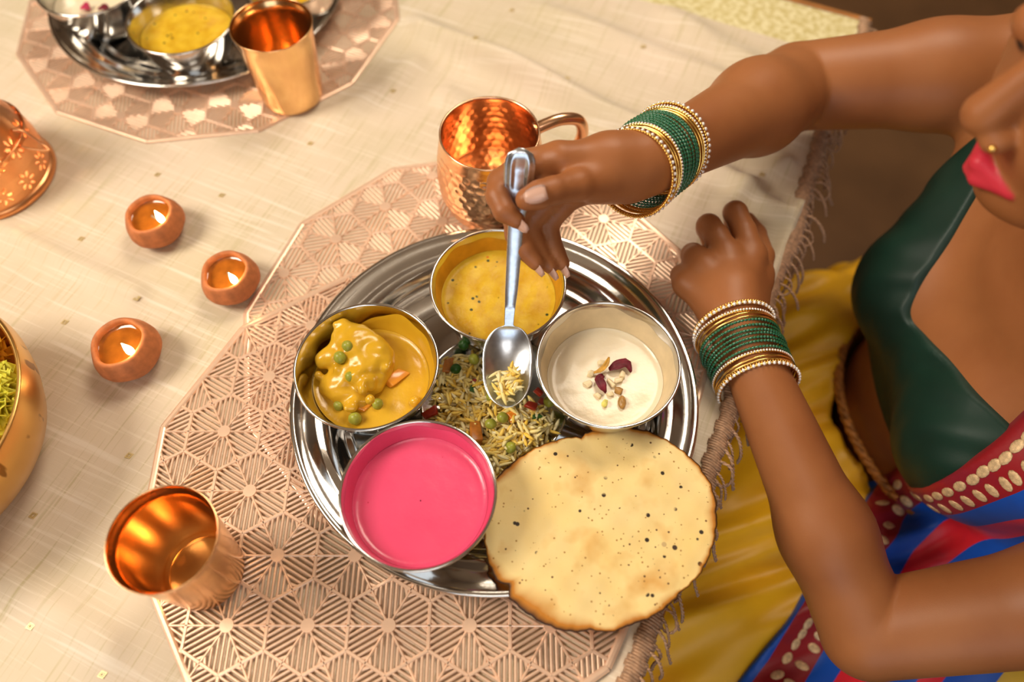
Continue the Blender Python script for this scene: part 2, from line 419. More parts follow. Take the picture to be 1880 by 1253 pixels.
UVL = me.uv_layers.new(name='UVMap'); uvv = np.concatenate([np.stack([A, B], -1).reshape(-1, 2), np.stack([A, B], -1).reshape(-1, 2)[border]]); lv = np.zeros(len(me.loops), np.int32); me.loops.foreach_get('vertex_index', lv)
UVL.data.foreach_set('uv', uvv[lv].astype(np.float32).ravel())
fattr(me, 'brocade', np.concatenate([(A > -.07).astype(float).ravel(), np.zeros(nB)]))
link('cloth', me, cloth_m, cloth_root)
cl = np.array(cloth_root.location)
# woven diamonds
motif_m = mat('gold_thread', (.66, .52, .26), .4, .35)
mm = MB()
for k, r in enumerate((.0038, .0019)):
    V4 = [(r * math.cos(t), r * .8 * math.sin(t), 0) for t in (0, math.pi / 2, math.pi, 3 * math.pi / 2)]; r2 = r * .62
    V4 += [(r2 * math.cos(t), r2 * .8 * math.sin(t), 0) for t in (0, math.pi / 2, math.pi, 3 * math.pi / 2)]
    V8 = [(x, y, .0003) for x, y, z in V4] + [(x, y, -.0006) for x, y, z in V4]
    mm.add(V8, [(i, (i + 1) % 4, 4 + (i + 1) % 4, 4 + i) for i in range(4)] + [(8 + i, 8 + (i + 1) % 4, (i + 1) % 4, i) for i in range(4)] + [(4 + i, 4 + (i + 1) % 4, 12 + (i + 1) % 4, 12 + i) for i in range(4)])
motif_me = mm.me('woven_motif')
for (px, py) in [(62, 948), (238, 838), (60, 1152), (120, 593), (255, 553), (408, 360), (290, 322), (570, 265), (875, 103), (1180, 95), (1040, 150), (722, 170), (940, 20), (60, 775), (190, 1240), (150, 440), (660, 60), (1250, 350), (1395, 330)]:
    p = at(px, py); a_, b_ = ab(p)
    z = float(cloth_h(np.array([[p[0]]]), np.array([[p[1]]]), np.array([[a_]]), np.array([[b_]]))[0, 0]) + .0011
    o = link('woven_motif', motif_me, motif_m, cloth_root, False, (p[0] - cl[0], p[1] - cl[1], z)); o.rotation_euler[2] = R(20)
# fringe: ribbed heading cord and twisted tassels
fringe_m = mat('fringe_thread', (.44, .26, .15), .5, .15, var=.3, vscale=300, sheen=.2)
def edge_pt(a): return tb(a, .008 + .003 * math.sin(a * 23) + .0015 * math.sin(a * 61), .0)
hb = MB(); a = -1.02; n_r = 0
while a < .005:
    c0 = edge_pt(a); wdt = .0072 + .0012 * math.sin(n_r * 1.7)
    for t in (-1, 1):
        pts = [np.array((*(c0[:2] + E2 * wdt * s + E1 * (.0011 * t + .0007 * s)), .0012 + .0028 * math.cos(s * 1.35) - .0030 * max(0, -s))) for s in np.linspace(-1, 1, 6)]
        hb.tube([p - cl for p in pts], .00145, 5)
    a += .0046; n_r += 1
hb.build('fringe_heading', fringe_m, cloth_root)['kind'] = 'stuff'
def twisted(pts, r, turns):
    pts = spline(pts, 30); m_ = MB()
    for ph in (0, math.pi):
        q = []
        for i, p in enumerate(pts):
            t = np.array(pts[min(i + 1, 29)]) - np.array(pts[max(i - 1, 0)]); t /= np.linalg.norm(t)
            x = np.cross(t, (0, .3, 1)); x /= np.linalg.norm(x); y = np.cross(x, t); an = ph + turns * 2 * math.pi * i / 29
            q.append(p + r * .7 * (math.cos(an) * x + math.sin(an) * y))
        m_.tube(q, r, 5)
    return m_
# local x = outwards from the table, z up
tas = [twisted([(0, 0, 0), (.009, -.002, -.002), (.017, -.006, -.008), (.023, -.009, -.017), (.026, -.011, -.028)], .0011, 5).me('tassel'),
       twisted([(0, 0, 0), (.012, .001, .001), (.021, -.005, -.006), (.018, -.012, -.012), (.008, -.013, -.010), (0, -.010, -.002)], .0010, 6).me('tassel'),
       twisted([(0, 0, 0), (.010, -.004, -.004), (.015, -.007, -.014), (.018, -.009, -.026), (.023, -.012, -.038)], .0011, 5).me('tassel')]
frame = Matrix(((-E2[0], E1[0], 0), (-E2[1], E1[1], 0), (0, 0, 1)))
a = -1.0; k = 0
while a < .0:
    p = edge_pt(a) - np.array((*(E2 * .006), 0)); o = link('tassel', tas[(0, 2, 2, 0, 1, 2, 0)[k % 7]], fringe_m, cloth_root, True, tuple(p - cl + np.array((0, 0, .0005))))
    o.scale = (random.uniform(.65, .95),) * 3
    o.rotation_euler = (frame @ Matrix.Rotation(R(random.uniform(-28, 15)), 3, 'Z') @ Matrix.Rotation(R(random.uniform(-12, 25)), 3, 'Y')).to_euler()
    a += random.uniform(.006, .012); k += 1

# ================================================================== PLACEMATS
APO = .0295; RV = APO / math.cos(R(30))
def strip(m_, p, q, w, h, z0=0.0):
    p = np.array(p); q = np.array(q); d = q - p; L = np.linalg.norm(d)
    if L < .0012: return
    d /= L; n = np.array((-d[1], d[0])); wt = w * .62
    V = []
    for e in (p, q):
        for (o, z) in ((-w, 0), (-w * .80, h * .68), (-w * .35, h), (w * .35, h), (w * .80, h * .68), (w, 0)): V.append((*(e + n * o), z0 + z))
    m_.add(V, [(i, i + 6, i + 7, i + 1) for i in range(5)] + [(0, 1, 2, 3, 4, 5), (11, 10, 9, 8, 7, 6)])
def clip(p, q, poly):
    p = np.array(p); q = np.array(q); t0, t1 = 0.0, 1.0
    for (n, c) in poly:
        a, b = n @ p - c, n @ q - c
        if a > 0 and b > 0: return None
        if a > 0: t0 = max(t0, a / (a - b))
        elif b > 0: t1 = min(t1, a / (a - b))
    return None if t1 - t0 < 1e-3 else (p + (q - p) * t0, p + (q - p) * t1)
HEX = []                                            # (p, q, half width, height) of every bar of one hexagon
for k in range(6):
    th = R(60 * k); M_ = np.array((math.cos(th), math.sin(th))) * APO; V_ = np.array((math.cos(th + R(30)), math.sin(th + R(30)))) * RV
    V2 = np.array((math.cos(th - R(30)), math.sin(th - R(30)))) * RV
    HEX.append((V2 * .985, V_ * .985, .00115, .0015)); HEX.append(((0, 0), M_, .0011, .0015))
    ax = V_ / RV; la = np.array((-ax[1], ax[0]))
    for j in range(-3, 4):
        d = abs(j) * .0039; s0 = max(1.732 * d + .0012, .0045); s1 = RV - d * .577 - .0006
        HEX.append((ax * s0 + la * d * np.sign(j), ax * s1 + la * d * np.sign(j), .00112, .0011))
    # little chevrons next to every edge midpoint
    for sgn in (-1, 1):
        t = np.array((-M_[1], M_[0])) / APO * sgn
        HEX.append((M_ * .80, M_ * .985 + t * .0048, .0008, .0011))
hub = [(0.0052 * math.cos(R(30 * i)), .0052 * math.sin(R(30 * i))) for i in range(12)]
def hex_mesh(poly=None, off=(0, 0)):
    m_ = MB(); off = np.array(off)
    for (p, q, w, h) in HEX:
        if poly is not None:
            r = clip(np.array(p) + off, np.array(q) + off, poly)
            if r is None: continue
            p, q = r[0] - off, r[1] - off
        strip(m_, p, q, w, h)
    if poly is None or all(n @ off < c - .004 for n, c in poly):
        m_.add([(x, y, .0017) for x, y in hub] + [(x * 1.15, y * 1.15, 0) for x, y in hub], [tuple(range(12))] + [(i, 12 + i, 12 + (i + 1) % 12, (i + 1) % 12) for i in range(12)])
    return m_
full_hex = hex_mesh().me('hexagon_panel')
def placemat(c, lat_deg, edge_deg, z, lat_ref, label, apo=.204):
    """regular twelve-sided mat; lat_ref = world point of one hexagon centre"""
    root = empty('placemat', (c[0], c[1], z)); tag(root, label, 'placemat', 'openwork copper-coloured placemats')
    poly = []
    for k in range(12):
        an = R(edge_deg + 30 * k - 90); poly.append((np.array((math.cos(an), math.sin(an))), apo))
    inner = [(n, d - .003) for n, d in poly]
    vs = [np.array((math.cos(R(edge_deg + 30 * k - 75)), math.sin(R(edge_deg + 30 * k - 75)))) * apo / math.cos(R(15)) for k in range(12)]
    m_ = MB()
    for k in range(12): strip(m_, vs[k] * .985, vs[(k + 1) % 12] * .985, .0030, .0019)
    m_.build('border', mat_m, root, False)
    ca, sa = math.cos(R(lat_deg)), math.sin(R(lat_deg)); rot = np.array(((ca, -sa), (sa, ca)))
    ref = np.array(lat_ref) - np.array(c); inner_l = [(rot.T @ n, d) for n, d in inner]
    for i in range(-10, 11):
        for j in range(-10, 11):
            loc = np.array((2 * APO * (i + .5 * j), 2 * APO * j * math.sin(R(60)))); lw = ref + rot @ loc
            s = max(n @ lw - d for n, d in inner)
            if s > RV: continue
            if s < -RV: me_ = full_hex
            else:
                mb_ = hex_mesh(inner_l, rot.T @ lw)
                if not mb_.f: continue
                me_ = mb_.me('hexagon_panel')
            o = link('hexagon_panel', me_, mat_m, root, False, (lw[0], lw[1], 0)); o.rotation_euler[2] = R(lat_deg)
    return root
placemat((-.032, .362), -18, 10, .0012, at(618, 442)[:2], 'copper openwork placemat partly hidden beneath another, under the mug')
placemat((-.0855, .2225), 0, 2.5, .0032, at(512, 1023)[:2], 'copper openwork placemat lying on top, under the tumbler in the foreground')
placemat((-.349, .806), 8, 8, .0012, at(329, 206)[:2], 'copper openwork placemat under the blurred far plate', .214)
ZM = .0052                                           # top of the stacked mats
# ================================================================== TABLEWARE
def thali(c, z, label):
    root = empty('thali_plate', (c[0], c[1], z)); tag(root, label, 'plate', 'round steel thali plates')
    pr = [(0.0005, .0022), (.060, .0022), (.0605, .0026), (.063, .0026), (.0635, .0022), (.098, .0022), (.0985, .0028), (.1015, .0028), (.102, .0022), (.118, .0022), (.1195, .0032), (.1225, .0038),
          (.126, .0036), (.128, .0042), (.131, .0075), (.135, .0125), (.139, .0150), (.1425, .0158), (.146, .0154), (.1485, .0160), (.152, .0178), (.157, .0186), (.1605, .0190), (.1625, .0200), (.1645, .0206), (.1662, .0202), (.1668, .0190), (.1655, .0182), (.160, .0176)]
    lo = [(.160, .0176), (.152, .0166), (.1485, .0148), (.1425, .0146), (.137, .0135), (.131, .0055), (.126, .0004), (.118, .0), (.0005, .0)]
    autosmooth(MB().lathe(pr[:-5], 128).build('dish', steel, root), 50)
    MB().lathe(pr[-6:], 128).build('rolled_rim', steel, root)
    MB().lathe(lo, 128).build('underside', steel, root)
    return root
thali((-.0145, .2925), ZM, 'large round steel thali plate holding the meal in front of the woman')
thali((-.36, .812), .0032, 'blurred round steel thali plate at the far end of the table')
PF = ZM + .0026                                      # height of the plate floor
BH = .0525
BPROF = [(.0005, .001), (.030, .001), (.035, .0022), (.039, .006), (.0425, .0125), (.0462, .022), (.0495, .032), (.0525, .043), (.0545, .0505)]
def bowl_r(z): return float(np.interp(z, [p[1] for p in BPROF[1:]], [p[0] for p in BPROF[1:]]))
def make_bowl_meshes():
    m1 = MB().lathe(BPROF + [(.0548, .0512)], 96).me('basin'); m2 = MB().lathe([(.0545, .0508), (.0548, .0522), (.0556, .0528), (.0566, .0527), (.0572, .0518), (.0570, .0508), (.0562, .0502), (.0556, .0500)], 96).me('rim')
    m3 = MB().lathe([(.0558, .0503), (.0536, .043), (.0506, .032), (.0474, .022), (.0437, .0122), (.0400, .0050), (.036, .001), (.034, .0), (.0005, .0)], 96).me('outer_wall')
    return m1, m2, m3
BM = make_bowl_meshes()
def bowl(c, z, label):
    root = empty('steel_bowl', (c[0], c[1], z)); tag(root, label, 'bowl', 'small steel bowls')
    link('basin', BM[0], steel, root); link('rim', BM[1], steel, root); link('outer_wall', BM[2], steel, root)
    return root
DAL, KHEER, CURRY, PINK = (-.0116, .3732), (.0758, .2984), (-.1143, .2966), (-.0676, .1920)
bowl(DAL, PF, 'steel bowl of yellow lentil soup under the hand with the spoon')
bowl(KHEER, PF, 'steel bowl of white milk pudding nearest the bangled resting hand')
bowl(CURRY, PF, 'steel bowl of cauliflower and pea curry nearest the small clay lamps')
bowl(PINK, PF, 'steel bowl of pink yogurt nearest the camera')
FZ = .0032 + .0026
FD, FK, FC = (-.3465, .7095), (-.458, .768), (-.246, .783)
bowl(FD, FZ, 'blurred steel bowl of yellow soup on the far plate')
bowl(FK, FZ, 'blurred steel bowl of white pudding at the left of the far plate')
bowl(FC, FZ, 'blurred steel bowl behind the tumbler on the far plate')

def liquid(name, c, zb, level, m, label, cat, wob=.0003, seed=0):
    """food filling a bowl up to level above the bowl's foot, with a small meniscus"""
    rm = bowl_r(level) - .0006; prof = [(.0005, level)] + [(rm * t, level) for t in np.linspace(.08, .92, 18)] + [(rm * .97, level + .0005), (rm, level + .0016)]
    o = MB().lathe(prof + [(bowl_r(level + .0012) - .0004, level + .0020), (rm - .0004, level - .002), (bowl_r(level - .012) - .0008, level - .012), (.0005, level - .016)], 96).build(name, m, None, True, (c[0], c[1], zb))
    co = np.zeros(len(o.data.vertices) * 3, np.float32); o.data.vertices.foreach_get('co', co); co = co.reshape(-1, 3)
    r = np.hypot(co[:, 0], co[:, 1]); msk = np.clip((rm * .93 - r) / .004, 0, 1) * (co[:, 2] > level - .001)
    rw = np.random.default_rng(11 + seed)
    for f_ in (60, 95, 140, 210, 300, 420):
        for _ in range(3): an = rw.random() * 6.28; co[:, 2] += msk * wob * (90 / f_) ** .5 * .45 * np.sin((co[:, 0] * math.cos(an) + co[:, 1] * math.sin(an)) * f_ + rw.random() * 6.28)
    o.data.vertices.foreach_set('co', co.ravel()); o.data.flip_normals(); return tag(o, label, cat)
dal = liquid('lentil_soup', DAL, PF, .030, dal_m, 'thick yellow lentil soup with dark specks under the spoon handle', 'soup', .0005)
kh = liquid('milk_pudding', KHEER, PF, .0245, kheer_m, 'creamy white milk pudding topped with nuts and petals', 'pudding', .0001)
cu = liquid('curry_sauce', CURRY, PF, .0245, curry_m, 'smooth orange-yellow curry sauce around the cauliflower', 'curry', .0004, 2)
pk = liquid('pink_yogurt', PINK, PF, .0335, pink_m, 'bright pink yogurt with a swirled surface', 'yogurt', .0001)
liquid('lentil_soup', FD, FZ, .030, dal_m, 'blurred yellow lentil soup on the far plate', 'soup', .0005)
liquid('milk_pudding', FK, FZ, .0265, kheer_m, 'blurred white milk pudding on the far plate', 'pudding', .0002)
liquid('curry_sauce', FC, FZ, .0265, curry_m, 'blurred yellow curry behind the far tumbler', 'curry', .0004)
# food film left on the inner walls
def film(name, parent_name, c, zb, z0, z1, m, label, cat, a0=0, a1=360, seed=1.0):
    V, F = [], []; n = 96; k = 7
    for i in range(n + 1):
        a = R(a0 + (a1 - a0) * i / n); e = (.5 - .5 * math.cos(math.pi * min(1, min(i, n - i) / 38))) if a1 - a0 < 359 else 1
        zt = z0 + (z1 - z0) * e * (.86 + .10 * math.sin(3 * a + seed) + .06 * math.sin(11 * a + 2 * seed))
        for j in range(k):
            z = z0 - .001 + (zt - z0 + .001) * j / (k - 1); r = bowl_r(z) - .0005 * (1 if j < k - 1 else .1); V.append((r * math.cos(a), r * math.sin(a), z))
    for i in range(n):
        for j in range(k - 1): F.append((i * k + j, i * k + j + 1, (i + 1) * k + j + 1, (i + 1) * k + j))
    return V, F
V, F = film('', '', PINK, PF, .0345, .0505, None, '', ''); me = mesh('wall_film', V, F); link('wall_film', me, pink_m, pk)
V, F = film('', '', KHEER, PF, .0255, .049, None, '', '', seed=2.4); kf_m = mat('pudding_film', (.74, .60, .38), .3, .25, var=.1, vscale=60); link('wall_film', mesh('wall_film', V, F), kf_m, kh)
V, F = film('', '', DAL, PF, .031, .048, None, '', '', seed=.5); df_m = mat('soup_film', (.62, .30, .018), .25, .2, var=.2, vscale=60); link('wall_film', mesh('wall_film', V, F), df_m, dal)
V, F = film('', '', CURRY, PF, .0255, .048, None, '', '', -75, 140, seed=4.0); link('wall_film', mesh('wall_film', V, F), curry_m, cu)

# ---- cauliflower lump in the curry
def C_(px, py, z): return at(px, py, z)
cz = PF + .0245
G = Grid((CURRY[0] - .05, CURRY[1] - .05, cz - .012), (CURRY[0] + .05, CURRY[1] + .05, cz + .034), .0009)
for (px, py, z, r) in [(640, 625, .014, .014), (612, 652, .012, .009), (595, 662, .010, .0075), (660, 618, .016, .010), (690, 650, .012, .0125), (668, 668, .010, .015), (640, 690, .006, .013), (700, 668, .008, .011), (625, 715, .002, .012),
                       (680, 700, .004, .012), (650, 640, .018, .010), (612, 700, .003, .008), (655, 735, -.004, .014), (690, 632, .015, .007), (676, 622, .018, .006), (640, 611, .018, .006), (700, 690, .006, .006), (705, 650, .012, .006), (604, 712, .0, .007), (660, 690, .012, .007), (682, 672, .016, .006)]:
    G.add([ellip(at(px, py, cz + z), (r, r, r * .9))], .006)
rb_ = np.random.default_rng(21)
for _ in range(70):
    i_ = rb_.integers(0, 4); px, py, z, r = [(640, 630, .022, 16), (690, 655, .018, 14), (660, 690, .014, 20), (650, 720, .006, 22)][i_]
    rr = rb_.uniform(.0022, .0042); G.add([ellip(at(px + rb_.normal(0, r), py + rb_.normal(0, r), cz + z + rb_.normal(0, .002)), (rr, rr, rr))], .004)
Xg, Yg, Zg = G.full()
rw = np.random.default_rng(5)
for _ in range(14): w3 = rw.normal(0, 1, 3); w3 *= rw.uniform(250, 800) / np.linalg.norm(w3); G.D += (.00009 * np.sin(Xg * w3[0] + Yg * w3[1] + Zg * w3[2] + rw.random() * 6)).astype(np.float32)
V, F = G.mesh(); caul_c = np.array((*CURRY, cz)); caul = link('cauliflower_floret', mesh('cauliflower_floret', V - caul_c, F), curry_m, None, True, tuple(caul_c))
tag(caul, 'cauliflower floret coated in orange-yellow sauce', 'vegetable')

def bumpy_ball(r, seed, sq=(1, 1, .95)):
    m_ = MB(); rs = np.random.default_rng(seed); m_.ball((0, 0, 0), (r * sq[0], r * sq[1], r * sq[2]), 14, 9)
    m_.v = [tuple(np.array(v) * (1 + .05 * math.sin(9e2 * v[0] + seed) * math.sin(8e2 * v[1]) )) for v in m_.v]; return m_
pea_me = [bumpy_ball(.0048, i).me('pea') for i in range(3)]
def pea(p, label, group=None, m=pea_m, s=1.0):
    o = bpy.data.objects.new('green_pea', pea_me[random.randrange(3)].copy()); COL.objects.link(o); o.data.materials.clear(); o.data.materials.append(m); o.data.shade_smooth()
    o.location = p; o.scale = (s, s, s * .95); o.rotation_euler = (random.random() * 3, random.random() * 3, 0)
    return tag(o, label, 'pea', group)
pea(at(624, 657, cz + .0215), 'larger green pea of the touching pair on the cauliflower', None, s=1.12)
pea(at(638, 636, cz + .0255), 'smaller green pea of the touching pair on the cauliflower')
pea(at(643, 692, cz + .0175), 'green pea sunk in sauce below the pair on the cauliflower', s=.9)
pea(at(666, 682, cz + .018), 'slim green pea sliver between the cauliflower lumps', s=.75)
pea(at(652, 769, cz + .0028), 'green pea in the curry nearest the steel rim', s=1.15)
pea(at(693, 742, cz + .0015), 'green pea floating in the curry below the floret')
pea(at(762, 738, cz + .001), 'sauce-coated pea near the rice side of the curry bowl', m=curry_m, s=1.05)
pea(at(622, 745, cz + .0005), 'half-sunk green pea left of the carrot in the curry', s=.95)
def chunk(size, seed):
    rs = np.random.default_rng(seed); m_ = MB().box((0, 0, 0), tuple(np.array(size) / 2)); m_.v = [tuple(np.array(v) + rs.normal(0, .12, 3) * np.array(size)) for v in m_.v]
    me_ = m_.me('piece'); return me_
def piece(name, p, size, m, label, cat, rot=(0, 0, 0), seed=0, group=None):
    o = link(name, chunk(size, seed), m, None, False, tuple(p)); o.rotation_euler = rot
    b = o.modifiers.new('bevel', 'BEVEL'); b.width = min(size) * .22; b.segments = 2; o.data.shade_smooth()
    return tag(o, label, cat, group)
piece('carrot_piece', at(655, 742, cz + .002), (.018, .009, .006), mat('sauced_carrot', (.84, .33, .03), .25, 0, coat=.3), 'carrot piece half sunk in the curry below the floret', 'vegetable', (.1, .2, -.3), 3)
piece('carrot_piece', at(725, 694, cz + .001), (.016, .008, .005), MATS['sauced_carrot'], 'orange carrot piece beside the cauliflower floret', 'vegetable', (.2, .1, .8), 4)

# ---- garnish on the milk pudding
kz = PF + .0245
def petal(pts, wdt, m, label, z0):
    pts = spline([at(a, b, z0 + c) for a, b, c in pts], 9); V, F = [], []
    c0 = np.mean(pts, axis=0)
    for i, p in enumerate(pts):
        t = pts[min(i + 1, 8)] - pts[max(i - 1, 0)]; t /= np.linalg.norm(t); n = np.cross((0, 0, 1), t); n /= np.linalg.norm(n); w = wdt * math.sin(math.pi * (.12 + .8 * i / 8)) 
        for j, s in enumerate((-1, -.4, .4, 1)):
            q = p - c0 + n * w * s; q[2] += .0016 * abs(s) ** 2 + .0006 * math.sin(i * 2 + j); V.append(q)
    nn = len(V); V += [v - np.array((0, 0, .0006)) for v in V]
    for i in range(8):
        for j in range(3): a_ = i * 4 + j; F.append((a_, a_ + 1, a_ + 5, a_ + 4)); F.append((nn + a_, nn + a_ + 4, nn + a_ + 5, nn + a_ + 1))
        for j in (0, 3): a_ = i * 4 + j; F.append((a_, a_ + 4, nn + a_ + 4, nn + a_) if j == 0 else (a_ + 4, a_, nn + a_, nn + a_ + 4))
    F += [(0, nn, nn + 1, 1), (1, nn + 1, nn + 2, 2), (2, nn + 2, nn + 3, 3), (32, 33, nn + 33, nn + 32), (33, 34, nn + 34, nn + 33), (34, 35, nn + 35, nn + 34)]
    o = link('rose_petal', mesh('rose_petal', V, F), m, None, True, tuple(c0)); return tag(o, label, 'petal', 'dried rose petals on the pudding')
petal([(1118, 680, .003), (1132, 672, .006), (1150, 668, .005), (1158, 684, .002)], .0042, petal_m, 'curled dark red rose petal pointing right on the pudding', kz)
petal([(1108, 690, .002), (1100, 697, .004), (1106, 710, .005), (1112, 722, .001)], .0040, petal_m, 'dark red rose petal hanging lowest on the pudding', kz)
petal([(1090, 686, .002), (1104, 680, .005), (1114, 668, .008), (1118, 656, .010)], .0022, petal_y, 'thin yellow-brown petal standing up on the pudding', kz)
for i, (px, py, sx, sy, mm_, lb) in enumerate([(1105, 667, .006, .005, nut_m, 'pale nut piece above the petals on the pudding'), (1085, 687, .005, .005, nut_m, 'pale nut piece at the left end of the pudding garnish'), (1122, 703, .009, .003, nut_m, 'pale almond sliver under the dark petals'),
        (1136, 698, .007, .005, nut_m, 'broken cashew piece right of the almond sliver'), (1143, 688, .005, .005, nut_m, 'small cashew crumb under the right petal'), (1098, 726, .005, .004, nut_m, 'pale nut crumb left of the lowest petal'), (1121, 724, .005, .004, nut_m, 'white nut piece right of the lowest petal'),
        (1110, 741, .005, .006, pist_m, 'yellow-green pistachio piece lowest on the pudding'), (1136, 718, .005, .005, raisin_m, 'small brown spice seed above the raisin'), (1080, 705, .006, .004, nut_m, 'half-sunk nut piece left of the petals')]):
    piece('nut_piece', at(px, py, kz + .0016), (sx, sy, .0036), mm_, lb, 'nut', (.3 * i, .2, i * 1.1), 20 + i, 'garnish on the pudding')
rs_ = MB().ball((0, 0, 0), (.0035, .0058, .0028), 12, 8); rs_.v = [tuple(np.array(v) * (1 + .12 * math.sin(14 * math.atan2(v[1], v[0])))) for v in rs_.v]
o = rs_.build('raisin', raisin_m, None, True, tuple(at(1142, 739, kz + .002))); o.rotation_euler[2] = -.3; tag(o, 'wrinkled brown raisin on the pudding', 'raisin')
petal([(180, 18, .003), (192, 14, .006), (203, 20, .002)], .005, petal_m, 'blurred dark petal on the far pudding, right of the pink one', FZ + .0265)
petal([(148, 16, .003), (158, 12, .006), (166, 18, .002)], .006, mat('pink_petal', (.50, .03, .09), .5, 0, var=.3, vscale=100), 'blurred pink-red petal on the far pudding', FZ + .0265)

# ---- rice
def grain_mesh(V, F, T, p, d, up, L, w, bend, tint):
    d = d / np.linalg.norm(d); n = np.cross(d, up); n /= np.linalg.norm(n) + 1e-9; b = np.cross(n, d); k = len(V); ns = 6; nr = 6
    for i in range(ns):
        t = i / (ns - 1) * 2 - 1; r = w * math.sqrt(max(.06, 1 - t * t * .96)); c = p + d * L * t + b * bend * (1 - t * t)
        for j in range(nr):
            an = 2 * math.pi * j / nr; V.append(c + r * (math.cos(an) * n + math.sin(an) * b * .85)); T.append(tint)
    for i in range(ns - 1):
        for j in range(nr): F.append((k + i * nr + j, k + (i + 1) * nr + j, k + (i + 1) * nr + (j + 1) % nr, k + i * nr + (j + 1) % nr))
    F.append(tuple(k + j for j in range(nr))); F.append(tuple(k + (ns - 1) * nr + j for j in range(nr))[::-1])
def rice(name, spots, label, c0, z_of, zrange, n, seed, group):
    rs = np.random.default_rng(seed); V, F, T = [], [], []; wts = np.array([s[3] for s in spots], float); wts /= wts.sum()
    for i in range(n):
        s = spots[rs.choice(len(spots), p=wts)]; q = at(s[0] + rs.normal(0, s[2]), s[1] + rs.normal(0, s[2] * .8), zrange)
        h = z_of(q) ; z = h * rs.random() ** .8
        an = rs.random() * 6.28; tilt = rs.normal(0, .28); d = np.array((math.cos(an), math.sin(an), tilt))
        base = RICE_Z if name == 'rice_pile' else q[2]
        grain_mesh(V, F, T, np.array((q[0], q[1], base + .0012 + z)) - c0, d, np.array((rs.normal(0, .3), rs.normal(0, .3), 1)), .0058 * rs.uniform(.75, 1.15), .00150 * rs.uniform(.85, 1.15), rs.normal(0, .0008), rs.random())
    me_ = mesh(name, V, F); fattr(me_, 'tint', T); o = link(name, me_, rice_m, None, True, tuple(c0)); return tag(o, label, 'rice', group, 'stuff')
RICE_Z = PF
RS = [(850, 700, 26, 1.2), (835, 745, 22, 1.0), (880, 720, 26, 1.2), (910, 740, 24, 1.1), (870, 775, 20, .6), (940, 770, 26, 1.0), (930, 815, 26, 1.3), (965, 800, 20, .9), (900, 835, 22, .9), (920, 845, 18, .8), (985, 765, 18, .6), (815, 770, 16, .4), (860, 670, 18, .5), (905, 870, 12, .5), (970, 815, 16, .4), (820, 690, 14, .4)]
RSW = [(at(a, b, .016), w) for a, b, s, w in RS]
def pile_h(q):
    h = 0
    for (c, w) in RSW: h = max(h, .019 * min(1, w) * math.exp(-((q[0] - c[0]) ** 2 + (q[1] - c[1]) ** 2) / .014 ** 2))
    d = min(math.hypot(q[0] - c[0], q[1] - c[1]) for c in (DAL, KHEER, CURRY, PINK))
    return h * min(1, max(.1, (d - .042) / .012))
rice('rice_pile', RS, 'loose heap of yellow spiced rice between the four bowls', np.array((*at(900, 760, PF)[:2], PF)), pile_h, .016, 1150, 5, 'spiced rice')
for i, (px, py, z, mm_, lb) in enumerate([(851, 634, .010, pea_dark, 'dark green pea highest in the rice, beside the soup bowl'), (870, 660, .013, pea_m, 'olive-green pea between the soup bowl and the spoon'), (837, 678, .013, pea_dark, 'very dark pea with brown onion beside the curry bowl'),
        (923, 767, .014, pea_m, 'yellow-green pea touching the orange carrot cube in the rice'), (901, 779, .013, pea_m, 'green pea left of the carrot cube in the rice'), (937, 822, .013, pea_m, 'green pea in the rice closest to the flatbread'), (1008, 738, .008, pea_m, 'green pea at the foot of the pudding bowl'), (902, 730, .012, pea_m, 'pea half hidden beneath the spoon tip')]):
    pea(at(px, py, PF + z + .003), lb, 'peas in the rice', mm_, 1.0)
for i, (px, py, z, sz, mm_, nm, lb) in enumerate([(943, 764, .015, (.010, .009, .006), carrot_m, 'carrot_cube', 'orange carrot cube in the middle of the rice'), (872, 797, .010, (.020, .012, .008), onion_m, 'onion_piece', 'large browned onion piece beside the pink bowl'), (975, 745, .012, (.012, .007, .005), redveg_m, 'pepper_piece', 'dark red pepper piece by the pudding bowl'),
        (790, 760, .006, (.016, .007, .005), redveg_m, 'pepper_piece', 'red pepper piece between the curry and pink bowls'), (822, 672, .010, (.016, .009, .006), onion_m, 'onion_piece', 'browned onion piece beside the curry bowl'), (990, 720, .009, (.010, .006, .005), redveg_m, 'pepper_piece', 'small red pepper piece under the pudding bowl rim'),
        (985, 765, .010, (.009, .004, .003), herb_m, 'herb_leaf', 'chopped green herb right of the carrot cube'), (868, 714, .016, (.006, .005, .002), herb_m, 'herb_leaf', 'chopped green herb on top of the rice left of the spoon'), (963, 778, .012, (.010, .004, .004), onion_m, 'onion_piece', 'thin browned onion strip right of the carrot cube'), (869, 700, .016, (.005, .003, .003), redveg_m, 'pepper_piece', 'tiny red pepper flake on the rice left of the spoon')]):
    piece(nm, at(px, py, PF + z + .0005), tuple(.85 * q_ for q_ in sz), mm_, lb, 'vegetable', (.2 * math.sin(i), .2, .6 + i), 40 + i, 'vegetables in the rice')

